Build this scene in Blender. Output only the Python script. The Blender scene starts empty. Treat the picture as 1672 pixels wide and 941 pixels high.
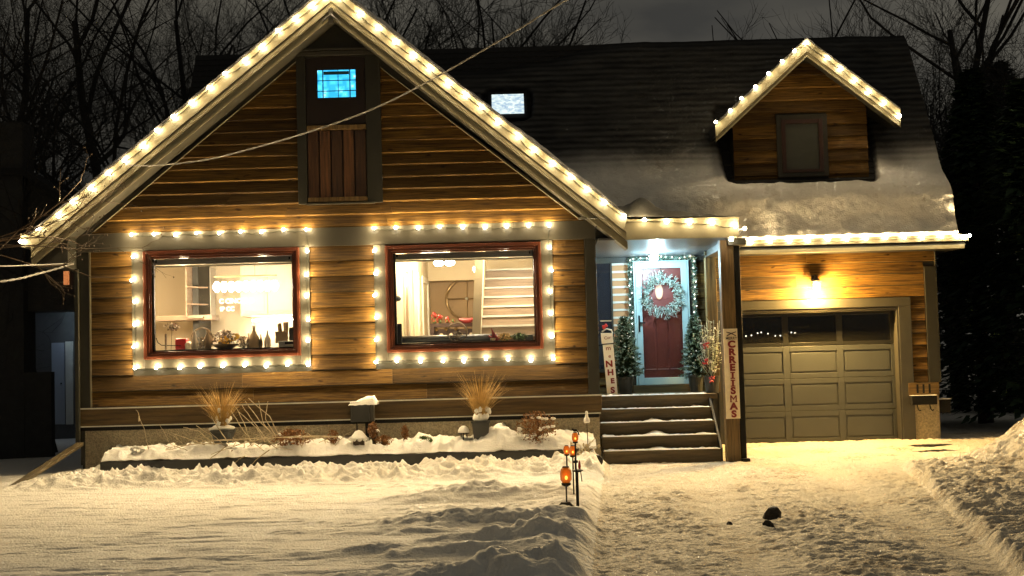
import bpy, math, random
import numpy as np
from mathutils import Vector, Matrix, noise
R = math.radians
rng = random.Random(11)
sc = bpy.context.scene
COL = sc.collection

# ------------------------------------------------------------------ camera
FPX, EYE, PITCH, ROLL = 2200.0, 1.55, 0.055, -0.027
CM = Matrix.Rotation(math.pi/2+PITCH, 3, 'X') @ Matrix.Rotation(ROLL, 3, 'Z')
cd = bpy.data.cameras.new('camera'); cam = bpy.data.objects.new('camera', cd); COL.objects.link(cam)
cam.matrix_world = Matrix.Translation((0, 0, EYE)) @ CM.to_4x4()
cd.sensor_width = 36; cd.lens = 36*FPX/1672; cd.clip_end = 1500; cd.clip_start = .1
sc.camera = cam
def ray(px, py): return CM @ Vector(((px-836)/FPX, -(py-470.5)/FPX, -1))
def W(px, py, Y):                       # point of the vertical plane at depth Y
    d = ray(px, py); t = Y/d.y
    return Vector((d.x*t, Y, EYE+d.z*t))
def G(px, py, z=0.0):                   # point of the ground
    d = ray(px, py); t = (z-EYE)/d.z
    return Vector((d.x*t, d.y*t, z))

# ------------------------------------------------------------------ materials
def mat(name, col, rough=.6, metal=0, spec=.5, var=0, vscale=8, bump=0, bscale=60, emit=None, estr=0, stretch=(1, 1, 1), col2=None, tint=False, knots=False):
    m = bpy.data.materials.new(name); m.use_nodes = True
    nt = m.node_tree; N = nt.nodes; L = nt.links
    b = N['Principled BSDF']
    b.inputs['Roughness'].default_value = rough; b.inputs['Metallic'].default_value = metal
    b.inputs['Specular IOR Level'].default_value = spec
    b.inputs['Base Color'].default_value = (*col, 1)
    tc = N.new('ShaderNodeTexCoord'); mp = N.new('ShaderNodeMapping'); mp.inputs['Scale'].default_value = stretch
    L.new(tc.outputs['Object'], mp.inputs['Vector'])
    out = None
    if var or col2:
        no = N.new('ShaderNodeTexNoise'); no.inputs['Scale'].default_value = vscale; no.inputs['Detail'].default_value = 8; no.inputs['Roughness'].default_value = .62
        L.new(mp.outputs[0], no.inputs['Vector'])
        cr = N.new('ShaderNodeValToRGB'); cr.color_ramp.elements[0].position = .36; cr.color_ramp.elements[1].position = .66
        c2 = col2 if col2 else tuple(c*(1-var) for c in col)
        cr.color_ramp.elements[0].color = (*c2, 1); cr.color_ramp.elements[1].color = (*tuple(min(1, c*(1+var*.5)) for c in col), 1)
        L.new(no.outputs['Fac'], cr.inputs[0]); out = cr.outputs[0]
        if tint:
            at = N.new('ShaderNodeAttribute'); at.attribute_name = 'tint'
            # shift the grain pattern from board to board
            ad = N.new('ShaderNodeVectorMath'); ad.operation = 'ADD'
            sm = N.new('ShaderNodeVectorMath'); sm.operation = 'SCALE'; sm.inputs['Scale'].default_value = 37
            L.new(at.outputs['Color'], sm.inputs[0]); L.new(mp.outputs[0], ad.inputs[0]); L.new(sm.outputs[0], ad.inputs[1]); L.new(ad.outputs[0], no.inputs['Vector'])
            mr = N.new('ShaderNodeMapRange'); mr.inputs['To Min'].default_value = .45; mr.inputs['To Max'].default_value = 1.35
            L.new(at.outputs['Fac'], mr.inputs[0])
            mx = N.new('ShaderNodeVectorMath'); mx.operation = 'SCALE'; L.new(out, mx.inputs[0]); L.new(mr.outputs[0], mx.inputs['Scale']); out = mx.outputs[0]
            if knots:
                vo = N.new('ShaderNodeTexVoronoi'); vo.inputs['Scale'].default_value = 2.6; vo.inputs['Randomness'].default_value = 1
                mk = N.new('ShaderNodeMapping'); mk.inputs['Scale'].default_value = (1.0, 1, 2.6); L.new(tc.outputs['Object'], mk.inputs[0])
                wn = N.new('ShaderNodeTexNoise'); wn.inputs['Scale'].default_value = 6
                L.new(mk.outputs[0], wn.inputs['Vector'])
                am = N.new('ShaderNodeVectorMath'); am.operation = 'MULTIPLY_ADD'; am.inputs[1].default_value = (.16, .16, .16)
                L.new(wn.outputs['Color'], am.inputs[0]); L.new(mk.outputs[0], am.inputs[2]); L.new(am.outputs[0], vo.inputs['Vector'])
                kr = N.new('ShaderNodeValToRGB'); kr.color_ramp.elements[0].position = .05; kr.color_ramp.elements[0].color = (.16, .1, .06, 1)
                kr.color_ramp.elements[1].position = .15; kr.color_ramp.elements[1].color = (1, 1, 1, 1)
                L.new(vo.outputs['Distance'], kr.inputs[0])
                km = N.new('ShaderNodeVectorMath'); km.operation = 'MULTIPLY'; L.new(out, km.inputs[0]); L.new(kr.outputs[0], km.inputs[1]); out = km.outputs[0]
        L.new(out, b.inputs['Base Color'])
    if bump:
        bn = N.new('ShaderNodeTexNoise'); bn.inputs['Scale'].default_value = bscale; bn.inputs['Detail'].default_value = 4
        L.new(mp.outputs[0], bn.inputs['Vector'])
        bu = N.new('ShaderNodeBump'); bu.inputs['Strength'].default_value = bump; bu.inputs['Distance'].default_value = .02
        L.new(bn.outputs['Fac'], bu.inputs['Height']); L.new(bu.outputs[0], b.inputs['Normal'])
    if emit:
        b.inputs['Emission Color'].default_value = (*emit, 1); b.inputs['Emission Strength'].default_value = estr
        m.cycles.emission_sampling = 'NONE'
    return m
def glass(name, tintc=(1, 1, 1), refl=.5):
    m = bpy.data.materials.new(name); m.use_nodes = True
    nt = m.node_tree; N = nt.nodes; L = nt.links; N.clear()
    o = N.new('ShaderNodeOutputMaterial'); t = N.new('ShaderNodeBsdfTransparent'); t.inputs[0].default_value = (*tintc, 1)
    g = N.new('ShaderNodeBsdfGlossy'); g.inputs['Roughness'].default_value = .03
    f = N.new('ShaderNodeFresnel'); f.inputs[0].default_value = 1.45
    mu = N.new('ShaderNodeMath'); mu.operation = 'MULTIPLY'; mu.inputs[1].default_value = refl*2
    mx = N.new('ShaderNodeMixShader'); L.new(f.outputs[0], mu.inputs[0]); L.new(mu.outputs[0], mx.inputs[0]); L.new(t.outputs[0], mx.inputs[1]); L.new(g.outputs[0], mx.inputs[2]); L.new(mx.outputs[0], o.inputs[0])
    return m
M = {}
M['siding'] = mat('cedar_siding', (.135, .074, .013), .65, spec=.2, var=.5, vscale=4.5, stretch=(.5, 1, 16), bump=.5, bscale=18, tint=True, knots=True, col2=(.03, .013, .003))
M['skirt'] = mat('stained_board', (.125, .075, .018), .6, var=.4, vscale=3, stretch=(.5, 1, 8), bump=.2, bscale=12, tint=True, col2=(.06, .034, .008))
M['vert'] = mat('vertical_planks', (.1, .042, .013), .5, var=.4, vscale=3, stretch=(9, 9, .6), bump=.2, bscale=12, tint=True, col2=(.035, .014, .005))
M['post'] = mat('post_wood', (.16, .1, .032), .55, var=.4, vscale=3, stretch=(9, 9, .6), bump=.2, bscale=12, tint=True, col2=(.07, .042, .012))
M['trim'] = mat('grey_trim', (.046, .043, .033), .45, var=.18, vscale=3, bump=.05, bscale=30)
M['trimdark'] = mat('dark_grey_trim', (.02, .019, .012), .5, var=.2, vscale=4)
M['fascia'] = mat('aluminium_fascia', (.2, .18, .115), .38, spec=.5, var=.12, vscale=5, bump=.06, bscale=14)
M['white'] = mat('white_paint', (.55, .54, .48), .4, var=.06)
M['soffit'] = mat('grey_soffit', (.07, .072, .075), .35, spec=.6, var=.1)
M['frame'] = mat('cherry_window_frame', (.09, .024, .01), .3, spec=.6, var=.35, vscale=5)
M['black'] = mat('black_metal', (.01, .01, .01), .7, spec=.2)
M['stucco'] = mat('foundation_parging', (.34, .29, .2), .9, var=.35, vscale=34, bump=.9, bscale=55)
M['shingle'] = mat('dark_shingle', (.013, .013, .014), .9, var=.5, vscale=18, bump=.6, bscale=60)
M['door_red'] = mat('red_door', (.2, .04, .032), .4, var=.1)
M['storm'] = mat('storm_door_white', (.34, .48, .5), .35)
M['garage'] = mat('garage_door_paint', (.046, .05, .05), .45, spec=.5, var=.08, vscale=2)
M['step'] = mat('step_board', (.125, .092, .045), .6, var=.4, vscale=3, stretch=(.6, 1, 6), bump=.2, bscale=14)
M['glass'] = glass('window_glass')
M['smoke'] = glass('tinted_glass', (.28, .28, .26), .9)
nt_ = M['smoke'].node_tree; tr_ = [n for n in nt_.nodes if n.type == 'BSDF_TRANSPARENT'][0]; df_ = nt_.nodes.new('ShaderNodeBsdfDiffuse'); df_.inputs[0].default_value = (.022, .021, .016, 1); m2_ = nt_.nodes.new('ShaderNodeMixShader'); m2_.inputs[0].default_value = .35
old_ = [l for l in nt_.links if l.from_node == tr_][0]; ts_ = old_.to_socket; nt_.links.remove(old_); nt_.links.new(tr_.outputs[0], m2_.inputs[1]); nt_.links.new(df_.outputs[0], m2_.inputs[2]); nt_.links.new(m2_.outputs[0], ts_)
M['darkglass'] = mat('dark_window_glass', (.012, .014, .02), .06, spec=.9)
M['cream'] = mat('cream_wall', (.55, .47, .33), .7)
M['tan'] = mat('tan_wall', (.3, .21, .12), .8)
M['cab'] = mat('cream_cabinet', (.62, .54, .42), .4)
M['stairwood'] = mat('stair_wood', (.3, .22, .15), .5, var=.3, vscale=4, stretch=(.4, 1, 6))
M['blind'] = mat('blind_fabric', (.36, .33, .27), .8)
M['bulb'] = mat('bulb_glow', (1, .9, .7), .4, emit=(1, .86, .6), estr=22)
M['socket'] = mat('bulb_socket', (.02, .03, .02), .5)
M['wire'] = mat('wire', (.02, .025, .018), .6)
M['cable'] = mat('service_cable', (.2, .19, .18), .5)
M['lampglass'] = mat('lamp_glow', (1, .9, .7), .4, emit=(1, .78, .35), estr=14)
M['coldglow'] = mat('porch_lamp_glow', (1, 1, 1), .4, emit=(.7, .93, 1), estr=10)
M['roomglow'] = mat('room_lamp_glow', (1, 1, 1), .4, emit=(1, .93, .75), estr=9)
M['amber'] = mat('amber_glass', (.6, .15, .015), .25, emit=(1, .28, .02), estr=.02)
M['bark'] = mat('tree_bark', (.02, .018, .016), .9, var=.4, vscale=14)
M['twig'] = mat('frosty_twig', (.52, .43, .28), .8, var=.4, vscale=20)
M['grassdry'] = mat('dry_grass', (.5, .32, .1), .7, var=.45, vscale=12)
M['brownleaf'] = mat('brown_leaf', (.27, .12, .035), .7, var=.5, vscale=15)
M['darkstem'] = mat('dark_stem', (.05, .03, .015), .8)
M['fir'] = mat('fir_needles', (.013, .04, .018), .7, var=.5, vscale=14)
M['frostfir'] = mat('frosted_needles', (.3, .45, .38), .7, var=.5, vscale=12)
M['frostpale'] = mat('pale_frosted_tips', (.62, .68, .56), .7, var=.3, vscale=12)
M['red'] = mat('red_berries', (.42, .02, .02), .4)
M['signwhite'] = mat('sign_board', (.8, .7, .5), .6, var=.12, vscale=9)
M['signcold'] = mat('sign_board_white', (.78, .78, .76), .6, var=.08, vscale=9)
M['signred'] = mat('sign_red', (.2, .01, .015), .5)
M['signdark'] = mat('sign_dark', (.04, .02, .02), .6)
M['pot'] = mat('dark_pot', (.035, .037, .035), .5)
M['brick'] = mat('dark_brick', (.075, .055, .035), .8, var=.4, vscale=20)
M['rock'] = mat('dark_rock', (.035, .03, .025), .85, var=.4, vscale=14, bump=.6, bscale=20)
M['housedark'] = mat('neighbour_siding', (.03, .03, .03), .8, var=.2)
M['ceramic'] = mat('pale_ceramic', (.7, .6, .48), .3, var=.15)
M['dimware'] = mat('brown_ware', (.22, .16, .1), .4, var=.4, vscale=20)
M['yellow'] = mat('yellow_petal', (.8, .5, .06), .6)
M['green'] = mat('green_leaf', (.07, .12, .035), .6, var=.4)
M['clockmetal'] = mat('bronze_metal', (.25, .17, .08), .4, metal=.6)
# snow: white with a little dirt and grain
def snowmat(name, base, dirt, amount, grain=.5):
    m = bpy.data.materials.new(name); m.use_nodes = True
    nt = m.node_tree; N = nt.nodes; L = nt.links; b = N['Principled BSDF']
    b.inputs['Roughness'].default_value = .75; b.inputs['Specular IOR Level'].default_value = .25
    tc = N.new('ShaderNodeTexCoord')
    n1 = N.new('ShaderNodeTexNoise'); n1.inputs['Scale'].default_value = 1.3; n1.inputs['Detail'].default_value = 6
    n2 = N.new('ShaderNodeTexNoise'); n2.inputs['Scale'].default_value = 15; n2.inputs['Detail'].default_value = 6; n2.inputs['Roughness'].default_value = .7
    for n in (n1, n2): L.new(tc.outputs['Object'], n.inputs['Vector'])
    mu = N.new('ShaderNodeMath'); mu.operation = 'MULTIPLY'; L.new(n1.outputs['Fac'], mu.inputs[0]); L.new(n2.outputs['Fac'], mu.inputs[1])
    cr = N.new('ShaderNodeValToRGB'); cr.color_ramp.elements[0].position = .36-amount*.2; cr.color_ramp.elements[1].position = .46-amount*.12
    cr.color_ramp.elements[0].color = (*base, 1); cr.color_ramp.elements[1].color = (*dirt, 1)
    L.new(mu.outputs[0], cr.inputs[0]); L.new(cr.outputs[0], b.inputs['Base Color'])
    bn = N.new('ShaderNodeTexNoise'); bn.inputs['Scale'].default_value = 45; bn.inputs['Detail'].default_value = 5; L.new(tc.outputs['Object'], bn.inputs['Vector'])
    bu = N.new('ShaderNodeBump'); bu.inputs['Strength'].default_value = grain; bu.inputs['Distance'].default_value = .03
    L.new(bn.outputs['Fac'], bu.inputs['Height']); L.new(bu.outputs[0], b.inputs['Normal'])
    return m
M['snow'] = snowmat('snow', (.8, .79, .76), (.74, .72, .68), 0, .35)
M['lawnsnow'] = snowmat('lawn_snow', (.8, .78, .74), (.7, .66, .58), .15, .45)
M['packed'] = snowmat('packed_snow', (.68, .63, .54), (.36, .28, .19), .45, .9)
M['thin_shaded_snow'] = snowmat('thin_shaded_roof_snow', (.7, .69, .66), (.5, .47, .42), .3, .5)
nt_ = M['thin_shaded_snow'].node_tree; b_ = nt_.nodes['Principled BSDF']; src = b_.inputs['Base Color'].links[0].from_socket
at_ = nt_.nodes.new('ShaderNodeAttribute'); at_.attribute_name = 'cover_shading'; mx_ = nt_.nodes.new('ShaderNodeMix'); mx_.data_type = 'RGBA'
nt_.links.new(at_.outputs['Fac'], mx_.inputs['Factor']); mx_.inputs['A'].default_value = (.006, .0062, .007, 1); nt_.links.new(src, mx_.inputs['B']); nt_.links.new(mx_.outputs['Result'], b_.inputs['Base Color'])  # near black stands in for roof snow that no light reaches
M['roofsnow'] = snowmat('roof_snow', (.66, .65, .63), (.5, .48, .44), .25, .5)
M['shaded_snow'] = snowmat('dirty_shaded_snow', (.16, .16, .15), (.1, .1, .09), .3, .5)  # dirty snow tone, darkened as well for lumps that no light reaches

# ------------------------------------------------------------------ mesh builder
class MB:
    def __init__(s): s.v = []; s.f = []; s.t = []; s.m = []; s.cm = 0; s.ct = .5
    def face(s, idx): s.f.append(idx); s.t.append(s.ct); s.m.append(s.cm)
    def box(s, x0, x1, y0, y1, z0, z1, tint=None):
        if tint is not None: s.ct = tint
        n = len(s.v)
        s.v += [(x0, y0, z0), (x1, y0, z0), (x1, y1, z0), (x0, y1, z0), (x0, y0, z1), (x1, y0, z1), (x1, y1, z1), (x0, y1, z1)]
        for q in ((0, 3, 2, 1), (4, 5, 6, 7), (0, 1, 5, 4), (1, 2, 6, 5), (2, 3, 7, 6), (3, 0, 4, 7)): s.face([n+i for i in q])
        return s
    def prism(s, poly, y0, y1, tint=None):          # poly in x,z (counter clockwise seen from the front, -Y)
        if tint is not None: s.ct = tint
        n = len(s.v); k = len(poly)
        s.v += [(p[0], y0, p[1]) for p in poly]+[(p[0], y1, p[1]) for p in poly]
        s.face([n+i for i in range(k)]); s.face([n+k+i for i in reversed(range(k))])
        for i in range(k): j = (i+1) % k; s.face([n+i, n+k+i, n+k+j, n+j])
        return s
    def prismx(s, poly, x0, x1, tint=None):         # poly in y,z
        if tint is not None: s.ct = tint
        n = len(s.v); k = len(poly)
        s.v += [(x0, p[0], p[1]) for p in poly]+[(x1, p[0], p[1]) for p in poly]
        s.face([n+i for i in reversed(range(k))]); s.face([n+k+i for i in range(k)])
        for i in range(k): j = (i+1) % k; s.face([n+i, n+j, n+k+j, n+k+i])
        return s
    def tube(s, pts, rad, n=6, cap=True):
        pts = [Vector(p) for p in pts]
        if not isinstance(rad, (list, tuple)): rad = [rad]*len(pts)
        b = len(s.v); up = Vector((.13, .21, .97))
        for i, p in enumerate(pts):
            d = (pts[min(i+1, len(pts)-1)]-pts[max(i-1, 0)])
            if d.length < 1e-9: d = Vector((0, 0, 1))
            d.normalize(); u = d.cross(up)
            if u.length < .05: u = d.cross(Vector((1, 0, 0)))
            u.normalize(); w = d.cross(u)
            for k in range(n):
                a = 2*math.pi*k/n; s.v.append(tuple(p+(u*math.cos(a)+w*math.sin(a))*rad[i]))
        for i in range(len(pts)-1):
            for k in range(n):
                k2 = (k+1) % n
                s.face([b+i*n+k, b+i*n+k2, b+(i+1)*n+k2, b+(i+1)*n+k])
        if cap and n > 2:
            s.face([b+k for k in reversed(range(n))]); s.face([b+(len(pts)-1)*n+k for k in range(n)])
        return s
    def lathe(s, c, prof, n=12, axis='z'):          # prof [(r, h)]
        b = len(s.v)
        for r, h in prof:
            for k in range(n):
                a = 2*math.pi*k/n
                if axis == 'z': s.v.append((c[0]+r*math.cos(a), c[1]+r*math.sin(a), c[2]+h))
                else: s.v.append((c[0]+r*math.cos(a), c[1]-h, c[2]+r*math.sin(a)))
        for i in range(len(prof)-1):
            for k in range(n):
                k2 = (k+1) % n
                s.face([b+i*n+k, b+i*n+k2, b+(i+1)*n+k2, b+(i+1)*n+k])
        s.face([b+k for k in reversed(range(n))]); s.face([b+(len(prof)-1)*n+k for k in range(n)])
        return s
    def quad(s, a, b, c, d):
        n = len(s.v); s.v += [tuple(a), tuple(b), tuple(c), tuple(d)]; s.face([n, n+1, n+2, n+3]); return s
    def tri(s, a, b, c):
        n = len(s.v); s.v += [tuple(a), tuple(b), tuple(c)]; s.face([n, n+1, n+2]); return s
    def blob(s, c, rx, ry, rz, seed=0, amp=.25, n=10, fr=1.4):      # lumpy closed lump
        b = len(s.v); rings = max(4, n//2+1)
        for i in range(rings+1):
            th = math.pi*i/rings
            for k in range(n):
                a = 2*math.pi*k/n; d = Vector((math.sin(th)*math.cos(a), math.sin(th)*math.sin(a), math.cos(th)))
                f = 1+amp*noise.noise(d*fr+Vector((seed*3.7, seed*1.3, 0)))
                s.v.append((c[0]+d.x*rx*f, c[1]+d.y*ry*f, c[2]+d.z*rz*f))
        for i in range(rings):
            for k in range(n):
                k2 = (k+1) % n; s.face([b+i*n+k, b+(i+1)*n+k, b+(i+1)*n+k2, b+i*n+k2])
        return s
WO = {}
def finish(o, parent, origin):
    COL.objects.link(o); WO[o.name] = origin
    if parent is not None:
        o.parent = parent; o.location = origin-WO[parent.name]
    else: o.location = origin
def build(mb, name, m, parent=None, smooth=False, bevel=0, origin=None):
    me = bpy.data.meshes.new(name)
    v = np.array(mb.v, dtype=float)
    if origin is None: origin = Vector(((v[:, 0].min()+v[:, 0].max())/2, (v[:, 1].min()+v[:, 1].max())/2, v[:, 2].min()))
    v = v-np.array(origin)
    me.from_pydata(v.tolist(), [], mb.f)
    ms = m if isinstance(m, (list, tuple)) else [m]
    for q in ms: me.materials.append(M[q] if isinstance(q, str) else q)
    if len(ms) > 1: me.polygons.foreach_set('material_index', mb.m)
    if smooth: me.polygons.foreach_set('use_smooth', [True]*len(me.polygons))
    a = me.attributes.new('tint', 'FLOAT', 'FACE'); a.data.foreach_set('value', mb.t)
    me.update()
    o = bpy.data.objects.new(name, me); finish(o, parent, Vector(origin))
    if bevel:
        bv = o.modifiers.new('bevel', 'BEVEL'); bv.width = bevel; bv.segments = 2; bv.limit_method = 'ANGLE'
    return o
def thing(name, label, cat, loc, group=None):
    o = bpy.data.objects.new(name, None); o.empty_display_size = .1; finish(o, None, Vector(loc))
    o['label'] = label; o['category'] = cat
    if group: o['group'] = group
    return o
def tag(o, label, cat, group=None):
    o['label'] = label; o['category'] = cat
    if group: o['group'] = group
    return o
def struct(o): o['kind'] = 'structure'; return o
def lamp(name, loc, power, col, radius=.03, parent=None):
    l = bpy.data.lights.new(name, 'POINT'); l.energy = power; l.color = col; l.shadow_soft_size = radius
    o = bpy.data.objects.new(name, l); finish(o, parent, Vector(loc)); return o
def text(s, name, m, loc, size, parent, bold=.0, depth=.004, rotz=0, sx=1, roty=0):
    c = bpy.data.curves.new(name, 'FONT'); c.body = s; c.size = size; c.extrude = depth; c.offset = bold; c.align_x = 'CENTER'; c.align_y = 'CENTER'
    t = bpy.data.objects.new('tmp', c); COL.objects.link(t)
    dg = bpy.context.evaluated_depsgraph_get(); me = bpy.data.meshes.new_from_object(t.evaluated_get(dg))
    bpy.data.objects.remove(t)
    me.transform(Matrix.Rotation(rotz, 4, 'Z') @ Matrix.Rotation(roty, 4, 'Y') @ Matrix.Diagonal((sx, 1, 1, 1)) @ Matrix.Rotation(math.pi/2, 4, 'X'))
    me.materials.clear(); me.materials.append(M[m])
    o = bpy.data.objects.new(name, me); finish(o, parent, Vector(loc)); return o
# numpy value noise
_T = np.random.RandomState(5).rand(256, 256)
def glyph(ch, name, m, loc, h, parent):
    w = h*.48; q = h*.12; mb = MB(); x, y, z = loc; b = z-h/2; t = z+h/2
    if ch == 'I': mb.box(x-q*1.2, x+q*1.2, y-.003, y+.002, b, t); mb.box(x-q*2.8, x+q*2.8, y-.004, y+.002, b, b+q*1.3); mb.box(x-q*2.8, x+q*2.8, y-.004, y+.002, t-q*1.3, t)
    if ch == 'M':
        mb.box(x-w, x-w+q*1.5, y-.003, y+.002, b, t); mb.box(x+w-q*1.5, x+w, y-.003, y+.002, b, t)
        mb.prism([(x-w+q*1.5, t-q*2.4), (x, b+h*.3), (x, b+h*.55), (x-w+q*1.5, t)], y-.0035, y+.002); mb.prism([(x, b+h*.3), (x+w-q*1.5, t-q*2.4), (x+w-q*1.5, t), (x, b+h*.55)], y-.0025, y+.002)
        for s_ in (-1, 1): mb.box(x+s_*(w-q*.75)-q*1.5, x+s_*(w-q*.75)+q*1.5, y-.004, y+.002, b, b+q*.7)
    return build(mb, name, m, parent)
def vn(x, y, fr, seed=0):
    x = x*fr+seed*17.3+1000; y = y*fr+seed*9.1+1000
    xi = np.floor(x).astype(int); yi = np.floor(y).astype(int); fx = x-xi; fy = y-yi
    fx = fx*fx*(3-2*fx); fy = fy*fy*(3-2*fy)
    a = _T[xi & 255, yi & 255]; b = _T[(xi+1) & 255, yi & 255]; c = _T[xi & 255, (yi+1) & 255]; d = _T[(xi+1) & 255, (yi+1) & 255]
    return (a*(1-fx)+b*fx)*(1-fy)+(c*(1-fx)+d*fx)*fy
def fbm(x, y, fr, o=4, seed=0, gain=.5):
    s = 0; a = 1; t = 0
    for k in range(o): s = s+a*vn(x, y, fr*2**k, seed+k*3); t += a; a *= gain
    return s/t
def billow(x, y, fr, o=3, seed=0):      # rounded lumps with sharp creases
    s = 0; a = 1; t = 0
    for k in range(o): s = s+a*(1-np.abs(vn(x, y, fr*2**k, seed+k*5)*2-1)**1.0); t += a; a *= .5
    return s/t
def sstep(a, b, x): t = np.clip((x-a)/(b-a), 0, 1); return t*t*(3-2*t)
# ================================================================== HOUSE
YG, YF, YP, YW, YE = 20.0, 19.5, 23.0, 22.45, 21.95
house = thing('house', 'wood sided house with grey trim and snowy roof, outlined in string lights', 'house', (-2.5, YG, 0))
def X(px, py, Y): return W(px, py, Y).x
def Z(px, py, Y): return W(px, py, Y).z
xl, xr = X(128, 560, YG), X(977, 560, YG)
zb0, zb1 = Z(540, 402, YG), Z(540, 372, YG)              # frieze board across the gable
zs0, zs1 = Z(560, 686, YG), Z(560, 656, YG)              # skirt board
# gable slopes (outer edge, at the fascia plane)
aL, bL = W(33, 395, YF), W(418, 76, YF); aR, bR = W(760, 147, YF), W(1002, 336, YF)
mL = (bL.z-aL.z)/(bL.x-aL.x); mR = (bR.z-aR.z)/(bR.x-aR.x)
xa = (aR.z-mR*aR.x-aL.z+mL*aL.x)/(mL-mR); za = aL.z+mL*(xa-aL.x)
def ztop(x): return za+mL*(x-xa) if x < xa else za+mR*(x-xa)
xtl, xtr = X(50, 400, YF), X(1024, 370, YF)
# siding edge in the gable
eL0, eL1 = W(153, 380, YG), W(400, 174, YG); eR0, eR1 = W(599, 94, YG), W(819, 260, YG)
meL = (eL1.z-eL0.z)/(eL1.x-eL0.x); meR = (eR1.z-eR0.z)/(eR1.x-eR0.x)
def xedgeL(z): return eL0.x+(z-eL0.z)/meL
def xedgeR(z): return eR0.x+(z-eR0.z)/meR
def lap(mb, yf, z0, z1, ex, spans, jitter=.012, joint=2.6, gap=0):
    """overlapping boards; spans(zb, zt) -> [(xb0, xt0, xb1, xt1)]"""
    n = max(1, round((z1-z0)/ex)); e = (z1-z0)/n
    for i in range(n):
        b, t = z0+i*e+gap, z0+(i+1)*e+(.012 if i < n-1 and not gap else 0)
        for xb0, xt0, xb1, xt1 in spans(b, min(t, z1)):
            if xb1-xb0 < .03: continue
            cuts = [0, 1]
            if xb1-xb0 > joint:
                k = int((xb1-xb0)/joint)
                for q in range(k): cuts.append((q+1)/(k+1)+rng.uniform(-.22, .22)/(k+1))
            cuts.sort()
            for c0, c1 in zip(cuts, cuts[1:]):
                p = rng.uniform(-.002, .003); s = .0012/(xb1-xb0)
                B0, B1 = xb0+(xb1-xb0)*(c0+s), xb0+(xb1-xb0)*(c1-s); T0, T1 = xt0+(xt1-xt0)*(c0+s), xt0+(xt1-xt0)*(c1-s)
                sg = rng.uniform(-1, 1)*.004; h_ = .018 if not gap else .004
                mb.ct = rng.random(); m = len(mb.v); yb, yt = yf-.042-p, yf-.006
                mb.v += [(B0, yb, b-sg+h_), (B1, yb, b+sg+h_), (B1, yf, b+sg), (B0, yf, b-sg), (T0, yt, t), (T1, yt, t), (T1, yf, t), (T0, yf, t), (B0, yb+.02, b-sg), (B1, yb+.02, b+sg)]
                for qd in ((8, 3, 2, 9), (0, 8, 9, 1), (4, 5, 6, 7), (0, 1, 5, 4), (1, 9, 2, 6, 5), (3, 8, 0, 4, 7)): mb.face([m+i for i in qd])
def wallholes(mb, x0, x1, z0, z1, y0, y1, holes):
    xs = sorted({x0, x1, *[h[0] for h in holes], *[h[1] for h in holes]})
    for a, b in zip(xs, xs[1:]):
        zz = [(z0, z1)]
        for h in holes:
            if h[0] < b-1e-6 and h[1] > a+1e-6:
                nz = []
                for p, q in zz:
                    if h[2] > p: nz.append((p, min(q, h[2])))
                    if h[3] < q: nz.append((max(p, h[3]), q))
                zz = nz
        for p, q in zz:
            if q-p > 1e-4: mb.box(a, b, y0, y1, p, q)
# window openings: (casing outer x0,x1,z0,z1) and frame outer
def rect(l, t, r, b, Y, cx=None):        # pixel edges at their middles
    mx, my = (l+r)/2, (t+b)/2
    return X(l, my, Y), X(r, my, Y), Z(mx, b, Y), Z(mx, t, Y)
k_case = rect(217, 395, 507, 599, YG); k_fr = rect(236, 408, 491, 584, YG)
h_case = rect(612, 390, 904, 586, YG); h_fr = rect(631, 399, 885, 573, YG)
at_out = rect(486, 84, 623, 333, YG)
# backing wall
wb = MB(); ins = .07
holes = [(f[0]+ins, f[1]-ins, f[2]+ins, f[3]-ins) for f in (k_fr, h_fr)]
wallholes(wb, xl+.02, xr-.02, .2, zb1, YG+.002, YG+.14, holes)
at_h = rect(516, 112, 584, 163, YG)
zt = zb1
for a, b in ((xl+.02, at_h[0]), (at_h[0], at_h[1]), (at_h[1], xr-.02)):
    pass
# gable triangle backing
wb.prism([(xl+.02, zb1), (xr-.02, zb1), (xr-.02, ztop(xr)-.5), (xa, za-.5), (xl+.02, ztop(xl)-.5)], YG+.003, YG+.14)
build(wb, 'wall_core', 'trimdark', house)
sd = MB()
def low_spans(b, t):
    segs = [(X(149, 560, YG), X(958, 560, YG))]
    for c in (k_case, h_case):
        if b < c[3] and t > c[2]+.05:
            ns = []
            for p, q in segs:
                if c[0] > p and c[1] < q: ns += [(p, c[0]), (c[1], q)]
                else: ns.append((p, q))
            segs = ns
    return [(p, p, q, q) for p, q in segs]
lap(sd, YG, zs1, zb0, .235, low_spans, gap=.013)
def gab_spans(b, t):
    L0, L1, R0, R1 = xedgeL(b), xedgeL(t), xedgeR(b), xedgeR(t)
    if t < at_out[2]+.03: return [(L0, L1, R0, R1)]
    return [(L0, L1, at_out[0], at_out[0]), (at_out[1], at_out[1], R0, R1)]
lap(sd, YG, zb1, Z(540, 97, YG), .186, gab_spans)
build(sd, 'front_siding', 'siding', house)
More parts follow.
